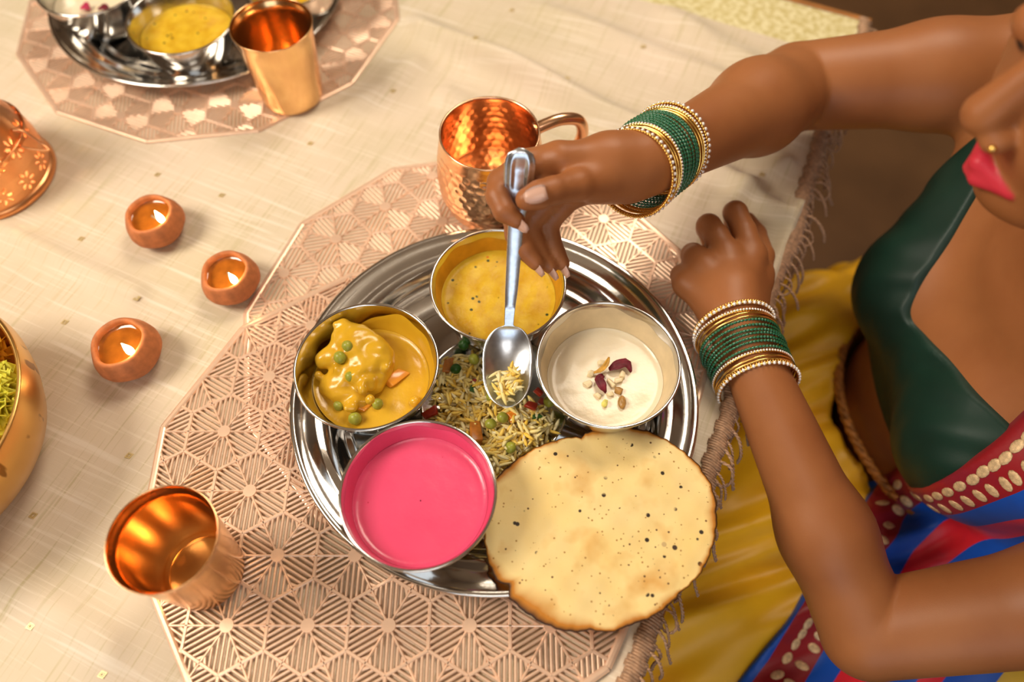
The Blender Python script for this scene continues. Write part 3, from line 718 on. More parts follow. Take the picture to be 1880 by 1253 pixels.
# ---- spoon
SPN = spline(atl((930, 748, .0545), (931, 720, .0545), (932, 680, .0575), (934, 620, .0665), (935, 585, .0765), (940, 520, .100), (948, 400, .1475), (957, 272, .197)), 90)
acc_ = np.concatenate([[0], np.cumsum([np.linalg.norm(SPN[i + 1] - SPN[i]) for i in range(89)])]); SL = acc_[-1]
BL = .066
def spoon_w(s):
    if s < BL: t = s / BL; return .0195 * max(0, 1 - abs((t - .50) / .50) ** 2.3) ** .55 * (1 if t < .5 else 1) + (.0036 if t > .5 else 0) * min(1, (t - .5) * 2)
    return float(np.interp(s, [BL, BL + .012, BL + .03, SL - .055, SL - .030, SL - .010, SL - .003, SL], [.0036, .0040, .0050, .0060, .0108, .0114, .0082, .0015]))
V, F = [], []; nt_ = 17; ctr = SPN[45]
for i in range(90):
    t = SPN[min(i + 1, 89)] - SPN[max(i - 1, 0)]; t /= np.linalg.norm(t); x = np.array((1., .0, 0)); x -= t * (x @ t); x /= np.linalg.norm(x); n = np.cross(x, t); s = acc_[i]; w = max(spoon_w(s), .0004)
    n = n if n[2] > 0 else -n
    dep = .0085 * math.sin(math.pi * min(1, s / BL)) ** .8 if s < BL else 0; e = SL - s
    for j in range(nt_):
        q = j / (nt_ - 1) * 2 - 1; z = -dep * (1 - q * q)
        if s > BL + .015: z += .0009 * (1 - q * q)
        if e < .036: z += .0011 * (1 if abs(q) < .72 else 0) * min(1, (.036 - e) / .004) * min(1, max(0, e - .003) / .002) - .0022 * (1 if abs(q) < .42 else 0) * min(1, max(0, .031 - e) / .004) * min(1, max(0, e - .008) / .002)
        V.append(SPN[i] - ctr + x * w * q + n * z)
top = np.array(V); nn = len(V)
for i in range(90):
    t = SPN[min(i + 1, 89)] - SPN[max(i - 1, 0)]; t /= np.linalg.norm(t); x = np.array((1., 0, 0)); x -= t * (x @ t); n = np.cross(x, t); n /= np.linalg.norm(n); n = n if n[2] > 0 else -n
    for j in range(nt_): V.append(top[i * nt_ + j] - n * .0013)
for i in range(89):
    for j in range(nt_ - 1): a = i * nt_ + j; F.append((a, a + 1, a + nt_ + 1, a + nt_)); F.append((nn + a, nn + a + nt_, nn + a + nt_ + 1, nn + a + 1))
    for j in (0, nt_ - 1): a = i * nt_ + j; F.append((a, a + nt_, nn + a + nt_, nn + a) if j == 0 else (a + nt_, a, nn + a, nn + a + nt_))
for j in range(nt_ - 1): F.append((j, nn + j, nn + j + 1, j + 1)); a = 89 * nt_ + j; F.append((a, a + 1, nn + a + 1, nn + a))
spoon = link('serving_spoon', mesh('serving_spoon', V, F), spoon_m, None, True, tuple(ctr)); tag(spoon, 'steel spoon held in the right hand with rice on its tip', 'spoon')
SPR = [(922, 705, 9, 1), (935, 698, 9, 1), (945, 712, 8, 1), (930, 718, 9, 1), (938, 688, 6, .5), (925, 730, 7, .6)]
rice('spoon_rice', SPR, 'few grains of yellow rice lying in the spoon tip', np.array(at(932, 710, .052)), lambda q: .0075, .0525, 72, 9, 'spiced rice')

# ---- flatbread (papad)
ol = [(1055, 803), (1068, 806), (1074, 796), (1100, 790), (1180, 788), (1235, 815), (1280, 850), (1305, 888), (1315, 918), (1316, 945), (1308, 1005), (1285, 1055), (1250, 1088), (1215, 1122), (1160, 1147), (1118, 1162), (1085, 1158), (1040, 1161), (985, 1140), (950, 1113), (934, 1098), (936, 1074), (925, 1073), (912, 1066), (898, 1040), (889, 985), (887, 940), (897, 895), (926, 862), (975, 828), (1010, 813)]
PZ = .0290; pw = [at(a, b, PZ)[:2] for a, b in ol]; pc = np.array((.0655, .1760))
an_ = np.array([math.atan2(q[1] - pc[1], q[0] - pc[0]) for q in pw]); rr_ = np.array([np.linalg.norm(q - pc) for q in pw]); od = np.argsort(an_); an_, rr_ = an_[od], rr_[od]
NA, NR = 240, 46; V, F, CH = [], [], []; rs = np.random.default_rng(3)
def pz(x, y): return .0009 * math.sin(x * 90 + 1) * math.cos(y * 70) + .0010 * math.sin((x + y) * 45) + .0005 * math.sin(x * 240) * math.sin(y * 210 + 1)
ch_n = [rs.random() for _ in range(40)]
for i in range(NA):
    a = -math.pi + 2 * math.pi * i / NA; Rr = float(np.interp(a, an_, rr_, period=2 * math.pi)) * (1 + .004 * math.sin(37 * a) + .003 * math.sin(71 * a + 1))
    for j in range(1, NR + 1):
        t = (j / NR); x, y = Rr * t * math.cos(a), Rr * t * math.sin(a); V.append((x, y, pz(x, y)))
        wd = .0022 * (1 + .6 * math.sin(5 * a + 1) + .5 * math.sin(13 * a)) + .006 * max(0, math.cos(a - R(-125))) ** 8
        CH.append(math.exp(-max(0, Rr * (1 - t)) / max(.0006, wd)))
V.append((0, 0, pz(0, 0))); CH.append(0); C0 = len(V) - 1
for i in range(NA):
    i2 = (i + 1) % NA
    for j in range(NR - 1): F.append((i * NR + j, i * NR + j + 1, i2 * NR + j + 1, i2 * NR + j))
    F.append((C0, i * NR, i2 * NR))
me = mesh('papad', V, F); fattr(me, 'char', CH)
pap_m = mat('roasted_lentil_bread', (.82, .55, .20), .55, 0, sss=.08, spec=.3); nt = pap_m.node_tree; v = _obj(nt)
c = _mix(nt, (.88, .66, .30), (.86, .60, .22), _ramp(nt, _noise(nt, 22, 3, v), [(.35, (0, 0, 0)), (.75, (1, 1, 1))]))
c = _mix(nt, c, (.62, .27, .035), _ramp(nt, _noise(nt, 28, 3, _scale(nt, v, (1, 1, 1), (0, 0, .7))), [(.53, (0, 0, 0)), (.78, (.85, .85, .85))]))
for (sc, lo, pos, colr) in [(95, .18, .53, (.035, .022, .012)), (60, .13, .54, (.06, .035, .02)), (240, .20, .52, (.42, .22, .06)), (70, .15, .58, (.58, .40, .18)), (170, .16, .55, (.16, .08, .03))]:
    vo = nt.nodes.new('ShaderNodeTexVoronoi'); vo.inputs['Scale'].default_value = sc; nt.links.new(v, vo.inputs['Vector'])
    f1 = _ramp(nt, vo.outputs['Distance'], [(lo * .75, (1, 1, 1)), (lo, (0, 0, 0))]); sel = _ramp(nt, _noise(nt, sc * .4, 1, v), [(pos, (0, 0, 0)), (pos + .02, (1, 1, 1))])
    c = _mix(nt, c, colr, _math(nt, 'MULTIPLY', f1, sel))
ca = _attr(nt, 'char').outputs['Fac']
c = _mix(nt, c, (.50, .19, .02), _ramp(nt, ca, [(.10, (0, 0, 0)), (.5, (1, 1, 1))])); c = _mix(nt, c, (.03, .012, .006), _ramp(nt, ca, [(.55, (0, 0, 0)), (.92, (1, 1, 1))]))
nt.links.new(c, bsdf(pap_m).inputs['Base Color'])
nt.links.new(_bump(nt, _math(nt, 'ADD', _noise(nt, 500, 3, v), _noise(nt, 90, 2, v)), .18, .0008), bsdf(pap_m).inputs['Normal'])
pap = link('papad', me, pap_m, None, True, (pc[0], pc[1], PZ)); sm = pap.modifiers.new('solid', 'SOLIDIFY'); sm.thickness = .0011; sm.offset = 0
tag(pap, 'round golden crisp lentil flatbread with charred edge over the plate rim', 'flatbread')
# ================================================================== COPPER AND CLAY
def tumbler(c, z, s, hgt, label):
    root = empty('copper_tumbler', (c[0], c[1], z)); tag(root, label, 'tumbler', 'copper tumblers')
    rt = .0365 * s
    rb = rt * .80
    outr = [(.0005, .0), (rb - .003, 0), (rb - .0008, .0012), (rb, .004)] + [(rb + (rt * .965 - rb) * t, .004 + (hgt - .010) * t) for t in np.linspace(.1, 1, 12)] + [(rt * .985, hgt - .0035), (rt * .996, hgt - .001)]
    inn = [(rt * .975, hgt - .0012), (rt * .962, hgt - .004)] + [(rb - .0012 + (rt * .95 - rb) * t, .006 + (hgt - .012) * t) for t in np.linspace(1, .03, 12)] + [(rb - .0022, .0046), (rb - .0030, .0036), (rb - .0042, .0050), (rb - .006, .0056), (.0005, .0058)]
    MB().lathe(outr, 96).build('outer_wall', copper_t, root); autosmooth(MB().lathe(inn, 96).build('inner_wall', copper_t, root), 50)
    MB().lathe([(rt * .996, hgt - .0012), (rt * 1.003, hgt - .0003), (rt * .999, hgt + .0005), (rt * .988, hgt + .0006), (rt * .977, hgt - .0002), (rt * .974, hgt - .0014)], 96).build('lip', copper_t, root)
    return root
tumbler((-.2295, .149), ZM, 1.0, .088, 'polished copper tumbler at the lower left, in front of the plate')
tumbler((-.2345, .6545), .0032, 1.10, .090, 'blurred copper tumbler beside the far plate')

# ---- hammered mug
mug = empty('copper_mug', (-.0195, .503, .0032)); tag(mug, 'hammered barrel-shaped copper mug with looped handle behind the hand', 'mug')
MH = .0975; prof_r = lambda z: float(np.interp(z, [0, .004, .012, .03, .05, .07, .085, .0935, MH], [.034, .0375, .0425, .0482, .0495, .0480, .0457, .0440, .0436]))
def dimple(a, r, z):
    if z < .006 or z > .089: return 0.0
    row = math.floor(z / .0078); zc = (row + .5) * .0078; nn_ = 36; aa = a / (2 * math.pi) * nn_ + (.5 if row % 2 else 0); da = (aa - math.floor(aa) - .5); dz = (z - zc) / .0078
    w = min(1, (z - .006) / .006, (.089 - z) / .005)
    return -.0008 * max(0, 1 - (da * 2) ** 2 - (dz * 2) ** 2) * w * (.7 + .3 * math.sin(row * 5 + math.floor(aa) * 3))
zs = np.concatenate([[0], np.linspace(.0015, MH - .002, 96), [MH - .0005]])
MB().lathe([(.0005, 0), (.030, 0)] + [(prof_r(z), z) for z in zs], 288, fn=lambda a, r, z: dimple(a, r, z) if r > .036 else 0).build('outer_wall', copper, mug)
MB().lathe([(prof_r(z) - .0014, z) for z in zs[::-1] if z > .004] + [(.034, .0032), (.0005, .003)], 288, fn=lambda a, r, z: dimple(a, r, z) * .4 if r > .038 else 0).build('inner_wall', copper, mug)
MB().lathe([(.0436, MH - .001), (.0442, MH + .0002), (.0439, MH + .0012), (.0428, MH + .0013), (.0421, MH + .0003), (.0421, MH - .001)], 128).build('lip', copper, mug)
hd = np.array((math.cos(R(20)), math.sin(R(20)), 0)); hpts = spline([hd * .0425 + np.array((0, 0, .087)), hd * .051 + np.array((0, 0, .0895)), hd * .068 + np.array((0, 0, .091)), hd * .0845 + np.array((0, 0, .084)), hd * .090 + np.array((0, 0, .066)), hd * .083 + np.array((0, 0, .046)), hd * .066 + np.array((0, 0, .033)), hd * .0475 + np.array((0, 0, .030))], 40)
MB().tube(hpts, [.0076 if i < 2 else .0056 for i in range(40)], 14).build('handle', copper, mug)

# ---- clay lamps
def diya(c, s, rz, label, tilt):
    root = empty('clay_lamp', (c[0], c[1], .0010), rz); root.scale = (s, s, s); tag(root, label, 'oil lamp', 'small clay oil lamps')
    root.rotation_euler = (tilt[0], tilt[1], rz)
    wb = lambda a, r, z: .0004 * math.sin(3 * a + 1) + .0003 * math.sin(5 * a)
    MB().lathe([(.0005, 0), (.0145, 0), (.017, .0010), (.0222, .0055), (.0262, .0120), (.0270, .0165), (.0262, .0215), (.0238, .0268), (.0224, .0296), (.0214, .0309), (.0200, .0312), (.0188, .0303), (.0183, .0286), (.0190, .025), (.0205, .020), (.020, .012), (.013, .006), (.0005, .005)], 64, fn=wb).build('pot', clay, root)
    MB().lathe([(.0005, .0238), (.0150, .0238), (.0186, .0239), (.0193, .0246)], 48).build('oil', oil, root)
    w = spline([(.000, .002, .0235), (.006, -.004, .0246), (.0115, -.0095, .0265), (.0135, -.0115, .0295)], 10)
    MB().tube(w, .0012, 6).build('wick', wick_m, root)
    fl = MB().lathe([(.0002, 0), (.0012, .0006), (.0022, .0024), (.0025, .0046), (.0020, .0078), (.0010, .0112), (.0002, .0140)], 14)
    fl.v = [(x * 1.25 + .0130, y * 1.25 - .0110, z * 1.25 + .0280) for x, y, z in fl.v]; fl.build('flame', flame_m, root)
    l = bpy.data.lights.new('flame_light', 'POINT'); l.energy = .010; l.color = (1, .62, .25); l.shadow_soft_size = .004
    lo_ = bpy.data.objects.new('flame_light', l); COL.objects.link(lo_); lo_.parent = root; lo_.location = (.013, -.011, .036)
    return root
diya((-.3345, .4725), 1.0, R(10), 'clay oil lamp farthest from the camera, beside the pierced copper lantern', (R(3), R(-4)))
diya((-.2525, .4085), .97, R(-5), 'clay oil lamp touching the edge of the placemat', (R(4), R(-4)))
diya((-.3265, .3335), 1.07, R(5), 'clay oil lamp nearest the brass flower bowl', (R(2), R(-6)))

# ---- pierced lantern
LC = (-.520, .542); lant = empty('pierced_lantern', (LC[0], LC[1], .0010)); tag(lant, 'bell-shaped pierced copper candle lantern at the left edge', 'lantern')
LP = [(.058, 0), (.0605, .0015), (.0605, .004), (.0585, .0055), (.0582, .008), (.0592, .018), (.0588, .03), (.0560, .042), (.0505, .054), (.0435, .068), (.0365, .082), (.030, .096), (.0245, .110), (.0205, .124), (.0185, .138), (.0195, .146)]
LP = [(r, z if z < .02 else .02 + (z - .02) * 1.28) for r, z in LP]; zz = np.linspace(.0082, .180, 190); NL = 320; rl = np.interp(zz, [p[1] for p in LP], [p[0] for p in LP])
from math import floor
keep = np.ones((189, NL), bool)
for row, zc in enumerate((.022, .052, .084, .116, .144)):
    nf = (14, 13, 11, 8, 6)[row]
    for kf in range(nf):
        a0 = 2 * math.pi * (kf + .5 * (row % 2)) / nf; rc = float(np.interp(zc, zz, rl))
        for pt in range(7):                                           # petals of one pierced flower
            pa = 2 * math.pi * pt / 7; dx, dz = .0062 * math.cos(pa), .0074 * math.sin(pa); L_, W_ = .0030, .0014
            ia = int(round((a0 + dx / rc) / (2 * math.pi) * NL)); iz = int(np.searchsorted(zz, zc + dz))
            for q in range(iz - 8, iz + 9):
                if not 0 <= q < 189: continue
                for w_ in range(ia - 12, ia + 13):
                    ux = (w_ / NL * 2 * math.pi - a0) * rc - dx; uz = zz[q] - zc - dz; e1_, e2_ = ux * math.cos(pa) + uz * math.sin(pa), -ux * math.sin(pa) + uz * math.cos(pa)
                    if (e1_ / L_) ** 2 + (e2_ / W_) ** 2 < 1: keep[q, w_ % NL] = False
V = [(rl[i] * math.cos(2 * math.pi * k / NL), rl[i] * math.sin(2 * math.pi * k / NL), zz[i]) for i in range(190) for k in range(NL)]
F = np.array([(i * NL + k, i * NL + (k + 1) % NL, (i + 1) * NL + (k + 1) % NL, (i + 1) * NL + k) for i in range(189) for k in range(NL) if keep[i, k]])
o = link('pierced_shell', mesh('pierced_shell', V, F), copper_l, lant); sm = o.modifiers.new('solid', 'SOLIDIFY'); sm.thickness = .0009; sm.offset = -1
MB().lathe([(.0565, 0), (.058, -.0), (.0615, .0012), (.0618, .0035), (.060, .0056), (.0582, .0088), (.0570, .0085), (.0565, 0)], 96).build('base_ring', copper_l, lant)
MB().lathe([(.0190, .179), (.0215, .1795), (.022, .182), (.0195, .1835), (.018, .182), (.0185, .179)], 64).build('top_ring', copper_l, lant)
MB().tube([(.0555 * math.cos(t), .0555 * math.sin(t), .051 + .002 * math.cos(t)) for t in np.linspace(0, 2 * math.pi, 80, endpoint=False)], .0010, 8, True).build('wire_band', copper_l, lant)
ha = R(-2); hx = np.array((math.cos(ha), math.sin(ha), 0)); hy = np.array((-math.sin(ha), math.cos(ha), 0))
ring = spline([hx * .0515 + hy * .004 + np.array((0, 0, .062)), hx * .060 + hy * .006 + np.array((0, 0, .058)), hx * .072 + hy * .003 + np.array((0, 0, .044)), hx * .077 + np.array((0, 0, .041)), hx * .072 - hy * .003 + np.array((0, 0, .043)), hx * .060 - hy * .005 + np.array((0, 0, .048)), hx * .053 - hy * .003 + np.array((0, 0, .050))], 40)
MB().tube(ring, .0013, 8).build('wire_handle', copper_l, lant)
cnd = MB().lathe([(.0005, 0), (.018, 0), (.018, .016), (.0165, .0165), (.0005, .0155)], 32).build('candle', mat('candle_wax', (.85, .78, .62), .5, 0, sss=.3), lant, True, (0, 0, .0005))
fl = MB().lathe([(.0002, 0), (.0018, .001), (.003, .005), (.0018, .012), (.0002, .019)], 12); fl.v = [(x, y, z + .019) for x, y, z in fl.v]; fl.build('flame', flame_m, lant)
MB().tube([(0, 0, .015), (0, 0, .0195)], .0007, 6).build('wick', wick_m, lant)
l = bpy.data.lights.new('candle_light', 'POINT'); l.energy = .16; l.color = (1, .6, .25); l.shadow_soft_size = .006; lo_ = bpy.data.objects.new('candle_light', l); COL.objects.link(lo_); lo_.parent = lant; lo_.location = (0, 0, .045)

# ---- brass bowl of marigolds
UC = (-.470, .238); urli = empty('brass_bowl', (UC[0], UC[1], .0010)); tag(urli, 'large worn brass bowl filled with marigold flowers at the left edge', 'bowl')
MB().lathe([(.0005, 0), (.062, 0), (.075, .003), (.090, .012), (.1035, .030), (.1105, .050), (.1140, .068), (.1130, .080), (.1125, .0845)], 128).build('outer_wall', brass, urli)
MB().lathe([(.1092, .0845), (.1105, .078), (.1115, .066), (.108, .050), (.101, .031), (.087, .015), (.072, .006), (.0005, .005)], 128).build('inner_wall', brass, urli)
MB().lathe([(.1122, .0835), (.1128, .0858), (.1118, .0872), (.1100, .0870), (.1088, .0855), (.1090, .0835)], 128).build('rim', brass, urli)
def marigold_mesh(R_, seed):
    rs = np.random.default_rng(seed); m_ = MB(); rows = 9
    for r in range(rows):
        ph = (r + .6) / rows * R(112); n = max(4, int(19 * math.sin(ph) + 3))
        for k in range(n):
            th = 2 * math.pi * (k + .5 * (r % 2) + rs.normal(0, .12)) / n; d = np.array((math.sin(ph) * math.cos(th), math.sin(ph) * math.sin(th), math.cos(ph))); tx = np.array((-math.sin(th), math.cos(th), 0)); nx = np.cross(d, tx)
            wv = R_ * rs.uniform(.16, .24); ln = R_ * rs.uniform(.9, 1.08); V = []
            for i, s in enumerate((.35, .75, 1.0)):
                for j, q in enumerate((-1, -.35, .35, 1)):
                    ru = (.14 * R_ * math.sin(j * 2.6 + k) * s if i == 2 else .05 * R_ * (abs(q) - .5)); V.append(d * ln * s + tx * wv * q * (.5, .9, 1.05)[i] + nx * (ru + .08 * R_ * rs.normal() * (i == 2)) + d * (.05 * R_ * rs.normal() * (i == 2)))
            m_.add(V, [(i * 4 + j, i * 4 + j + 1, i * 4 + j + 5, i * 4 + j + 4) for i in range(2) for j in range(3)])
    return m_
mg = [marigold_mesh(.031, s).me('petals') for s in (1, 2)]
core = MB().ball((0, 0, 0), .018, 12, 8).me('core')
def marigold(p, m, s, label, k):
    root = empty('marigold', p); root.scale = (s, s, s); root.rotation_euler = (random.uniform(-.3, .3), random.uniform(-.1, .35), random.uniform(0, 6)); tag(root, label, 'flower', 'marigolds in the brass bowl')
    me_ = mg[k].copy(); me_.materials.clear(); o = link('petals', me_, m, root); sm = o.modifiers.new('solid', 'SOLIDIFY'); sm.thickness = .0007
    c_ = core.copy(); c_.materials.clear(); link('core', c_, m, root)
for i, (dx, dy, mm_, lb) in enumerate([(.066, .032, mari_y, 'pale yellow-green marigold against the right rim of the brass bowl'), (.066, -.030, mari_o, 'orange marigold against the right rim, below the yellow one'), (.034, .066, mari_o, 'orange marigold at the far rim of the brass bowl'), (.036, -.070, mari_y, 'yellow marigold at the near rim of the brass bowl'),
        (.012, .012, mari_y, 'yellow marigold in the middle of the brass bowl'), (-.020, .070, mari_y, 'yellow marigold at the far left of the brass bowl'), (-.020, -.068, mari_o, 'orange marigold at the near left of the brass bowl'), (-.066, .018, mari_o, 'orange marigold against the left rim of the brass bowl'), (-.072, -.036, mari_y, 'yellow marigold low on the left of the brass bowl')]):
    marigold((UC[0] + dx, UC[1] + dy, .046), mm_, .95, lb, i % 2)
# ================================================================== PERSON
BODY_H = .0022
SR, SL_ = np.array((.525, .585, .105)), np.array((.560, .140, .060))           # shoulders (her right, her left)
ELR, WR = at(1462, 160, .068), at(1192, 298, .150)                              # right elbow, wrist
ELL, WL = at(1594, 1160, -.080), at(1352, 598, .040)                            # left elbow, wrist
yc = .362
torso_p = [ellip((.520, yc, -.315), (.115, .165, .12)), ellip((.472, yc, -.19), (.104, .128, .13)), ellip((.495, yc, -.02), (.100, .140, .16)), ellip((.508, yc + .01, .065), (.085, .165, .075)),
           rcone((.50, yc + .01, .115), SR + (0, -.02, .0), .058, .052), rcone((.50, yc + .01, .115), SL_ + (0, .02, .0), .058, .052)]
breast_p = [rcone((.478, .525, .070), (.425, .452, -.030), .050, .056), rcone((.482, .195, .060), (.428, .272, -.030), .050, .056), ellip((.440, .361, -.055), (.070, .10, .068)), ellip((.418, .440, -.058), (.068, .066, .066)), ellip((.422, .282, -.060), (.068, .066, .066))]
def torso_field(X, Y, Z): return smin(evals(torso_p, .05, X, Y, Z), evals(breast_p, .025, X, Y, Z), .035)
neck_p = [rcone((.495, .370, .12), (.430, .350, .245), .056, .050)]
def arm(S, E_, W, rS, rU, rE, rF, rW):
    S, E_, W = map(np.array, (S, E_, W)); return [rcone(S, S + (E_ - S) * .5, rS, rU), rcone(S + (E_ - S) * .5, E_, rU, rE), rcone(E_, E_ + (W - E_) * .32, rE, rF), rcone(E_ + (W - E_) * .32, W, rF, rW)]
armR = arm(SR, ELR, WR, .052, .047, .041, .0385, .0230)
armL = arm(SL_, ELL, WL, .052, .045, .0385, .0350, .0220)
# ---- hands: (palm prims, list of fingers as joint chains with radii)
hR_palm = [rcone(WR, at(1120, 300, .158), .0225, .0235), rcone(at(1165, 300, .153), at(1030, 292, .171), .022, .0125), rcone(at(1160, 305, .150), at(1040, 315, .160), .021, .0125), rcone(at(1150, 315, .146), at(1052, 335, .150), .019, .0115), rcone(at(1145, 325, .143), at(1065, 350, .141), .017, .0105),
           rcone(at(1150, 325, .150), at(1092, 335, .158), .017, .0140)]
hR_f = {'thumb': [(1100, 334, .158, .0140), (1062, 340, .168, .0115), (1015, 350, .175, .0100), (990, 358, .176, .0102), (967, 366, .174, .0082)],
        'index': [(1022, 290, .168, .0118), (965, 300, .167, .0103), (919, 335, .163, .0098), (914, 360, .162, .0089), (926, 388, .160, .0082), (949, 405, .157, .0062)],
        'middle': [(1030, 312, .160, .0115), (985, 345, .150, .0100), (945, 400, .136, .0092), (948, 430, .126, .0088), (962, 456, .119, .0084), (984, 482, .112, .0064)],
        'ring': [(1045, 335, .150, .0110), (1005, 368, .140, .0098), (968, 412, .126, .0090), (980, 445, .116, .0085), (990, 465, .110, .0080), (1010, 489, .104, .0062)],
        'little': [(1058, 350, .141, .0100), (1032, 378, .133, .0090), (1006, 412, .121, .0082), (1012, 444, .112, .0078), (1020, 464, .107, .0074), (1033, 484, .102, .0060)]}
hL_palm = [rcone(WL, at(1345, 540, .043), .0215, .0215), rcone(at(1350, 575, .042), at(1378, 468, .044), .020, .0128), rcone(at(1345, 575, .043), at(1335, 470, .047), .020, .0130), rcone(at(1335, 575, .042), at(1294, 492, .045), .018, .0125), rcone(at(1325, 575, .040), at(1262, 520, .038), .017, .0120),
           rcone(at(1375, 570, .035), at(1395, 505, .030), .016, .012)]
hL_f = {'thumb': [(1390, 515, .030, .0125), (1400, 470, .022, .0105), (1388, 430, .014, .0095), (1372, 405, .0115, .0080)],
        'index': [(1380, 470, .044, .0125), (1366, 425, .047, .0108), (1350, 391, .046, .0108), (1346, 390, .030, .0094), (1347, 410, .016, .0085), (1352, 430, .0115, .0070)],
        'middle': [(1335, 472, .047, .0128), (1316, 435, .049, .0110), (1301, 415, .046, .0108), (1297, 419, .028, .0094), (1306, 445, .016, .0085), (1312, 462, .0120, .0072)],
        'ring': [(1293, 494, .045, .0124), (1278, 474, .043, .0112), (1272, 468, .036, .0104), (1272, 480, .022, .0092), (1282, 500, .0140, .0084), (1290, 512, .0120, .0072)],
        'little': [(1262, 522, .037, .0116), (1252, 506, .033, .0098), (1250, 505, .025, .0090), (1256, 518, .016, .0080), (1266, 532, .0125, .0072)]}
def hand_fn(palm, fingers):
    chains = []
    for ch in fingers.values():
        P_ = [at(*q[:3]) for q in ch]; chains.append([rcone(P_[i], P_[i + 1], ch[i][3], ch[i + 1][3]) for i in range(len(ch) - 1)])
    def fn(X, Y, Z):
        d = evals(palm, .010, X, Y, Z); ff = None
        for c in chains:
            e = evals(c, .0025, X, Y, Z); ff = e if ff is None else smin(ff, e, .0012)
        return smin(d, ff, .0065)
    allp = palm + [p for c in chains for p in c]; bx = [prim_box(p, .016) for p in allp]
    return fn, np.min([b[0] for b in bx], 0), np.max([b[1] for b in bx], 0)
# ---- head
HC = np.array((.380, .356, .314)); fw = np.array((-.985, -.05, -.10)); fw /= np.linalg.norm(fw); lf = np.cross((0, 0, 1), fw); lf /= np.linalg.norm(lf); upv = np.cross(fw, lf); HM = np.array([fw, lf, upv])
def hp(f, l, u): return HC + (fw * f + lf * l + upv * u) * 1.05
head_p = [ellip(hp(-.022, 0, .030), (.094, .074, .084), HM), ellip(hp(.024, 0, -.028), (.064, .060, .080), HM), rcone(hp(.030, 0, -.062), hp(.060, 0, -.094), .042, .020), rcone(hp(.046, .034, -.026), hp(.050, .030, -.040), .028, .024), rcone(hp(.046, -.034, -.026), hp(.050, -.030, -.040), .028, .024),
          rcone(hp(0, .052, -.05), hp(.045, .018, -.090), .022, .018), rcone(hp(0, -.052, -.05), hp(.045, -.018, -.090), .022, .018)]
face_p = [rcone(hp(.080, 0, .006), hp(.1000, 0, -.031), .0085, .0135), ellip(hp(.094, .0125, -.041), (.010, .008, .0075), HM), ellip(hp(.094, -.0125, -.041), (.010, .008, .0075), HM)]
lip_p = [rcone(hp(.0865, .000, -.0735), hp(.0745, s_ * .0225, -.0780), .0058, .0028) for s_ in (-1, 1)] + [rcone(hp(.0855, s_ * .004, -.0825), hp(.0740, s_ * .0215, -.0785), .0062, .0028) for s_ in (-1, 1)]
ear_p = [ellip(hp(-.008, s * .074, -.008), (.017, .008, .030), HM) for s in (-1, 1)]
lid_p = [ellip(hp(.074, s * .031, .000), (.014, .016, .011), HM) for s in (-1, 1)]
G = Grid((-.06, .02, -.43), (.68, .70, .42), BODY_H)
G.merge(lambda X, Y, Z: torso_field(X, Y, Z), (.28, .05, -.43), (.68, .69, .24), .001); G.add(neck_p, .05); G.add(head_p, .03)
fe = lambda X, Y, Z: evals(face_p, .008, X, Y, Z)
G.add(face_p[:1], .010); G.add(face_p[1:], .006); G.add(lid_p, .006); G.add(lip_p, .0035); G.add(ear_p, .008)
def armf(pr): return lambda X, Y, Z: smin(evals(pr[:2], .022, X, Y, Z), evals(pr[2:], .022, X, Y, Z), .0025)
for pr in (armR, armL):
    bx = [prim_box(p, .05) for p in pr]; G.merge(armf(pr), np.min([b[0] for b in bx], 0), np.max([b[1] for b in bx], 0), .030)
for (pl, fg) in ((hR_palm, hR_f), (hL_palm, hL_f)):
    fn, lo, hi = hand_fn(pl, fg); G.merge(fn, lo, hi, .010)
V, F = G.mesh()
woman = empty('person', (.45, .362, FLOOR_Z)); tag(woman, 'woman in green blouse and yellow skirt seated at the table holding a spoon', 'person')
wl = np.array(woman.location)
me = mesh('body', V - wl, F)
Xv, Yv, Zv = V[:, 0], V[:, 1], V[:, 2]
dl = np.full(len(V), 1.0); near = Zv > .15; dl[near] = evals(lip_p, .003, Xv[near], Yv[near], Zv[near]); fattr(me, 'lip', np.clip((.0016 - dl) / .0012, 0, 1))
db = np.full(len(V), 1.0)
brow = [rcone(hp(.080, s * .014, .022), hp(.066, s * .046, .024), .0035, .0022) for s in (-1, 1)] + [rcone(hp(.086, s * .020, -.007), hp(.074, s * .044, -.008), .0018, .0014) for s in (-1, 1)]
db[near] = np.min([prim_eval(b_, Xv[near], Yv[near], Zv[near]) for b_ in brow], axis=0); fattr(me, 'brow', np.clip((.003 - db) / .002, 0, 1))
kn = np.zeros(len(V))
for fg, js in ((hR_f, (2, 4)), (hL_f, (0, 2))):
    for nm, ch in fg.items():
        for j in js:
            if j < len(ch) - 1: p = at(*ch[j][:3]); kn = np.maximum(kn, .30 * np.exp(-((V - p) ** 2).sum(1) / .009 ** 2))
fattr(me, 'knuckle', kn)
link('body', me, skin, woman)
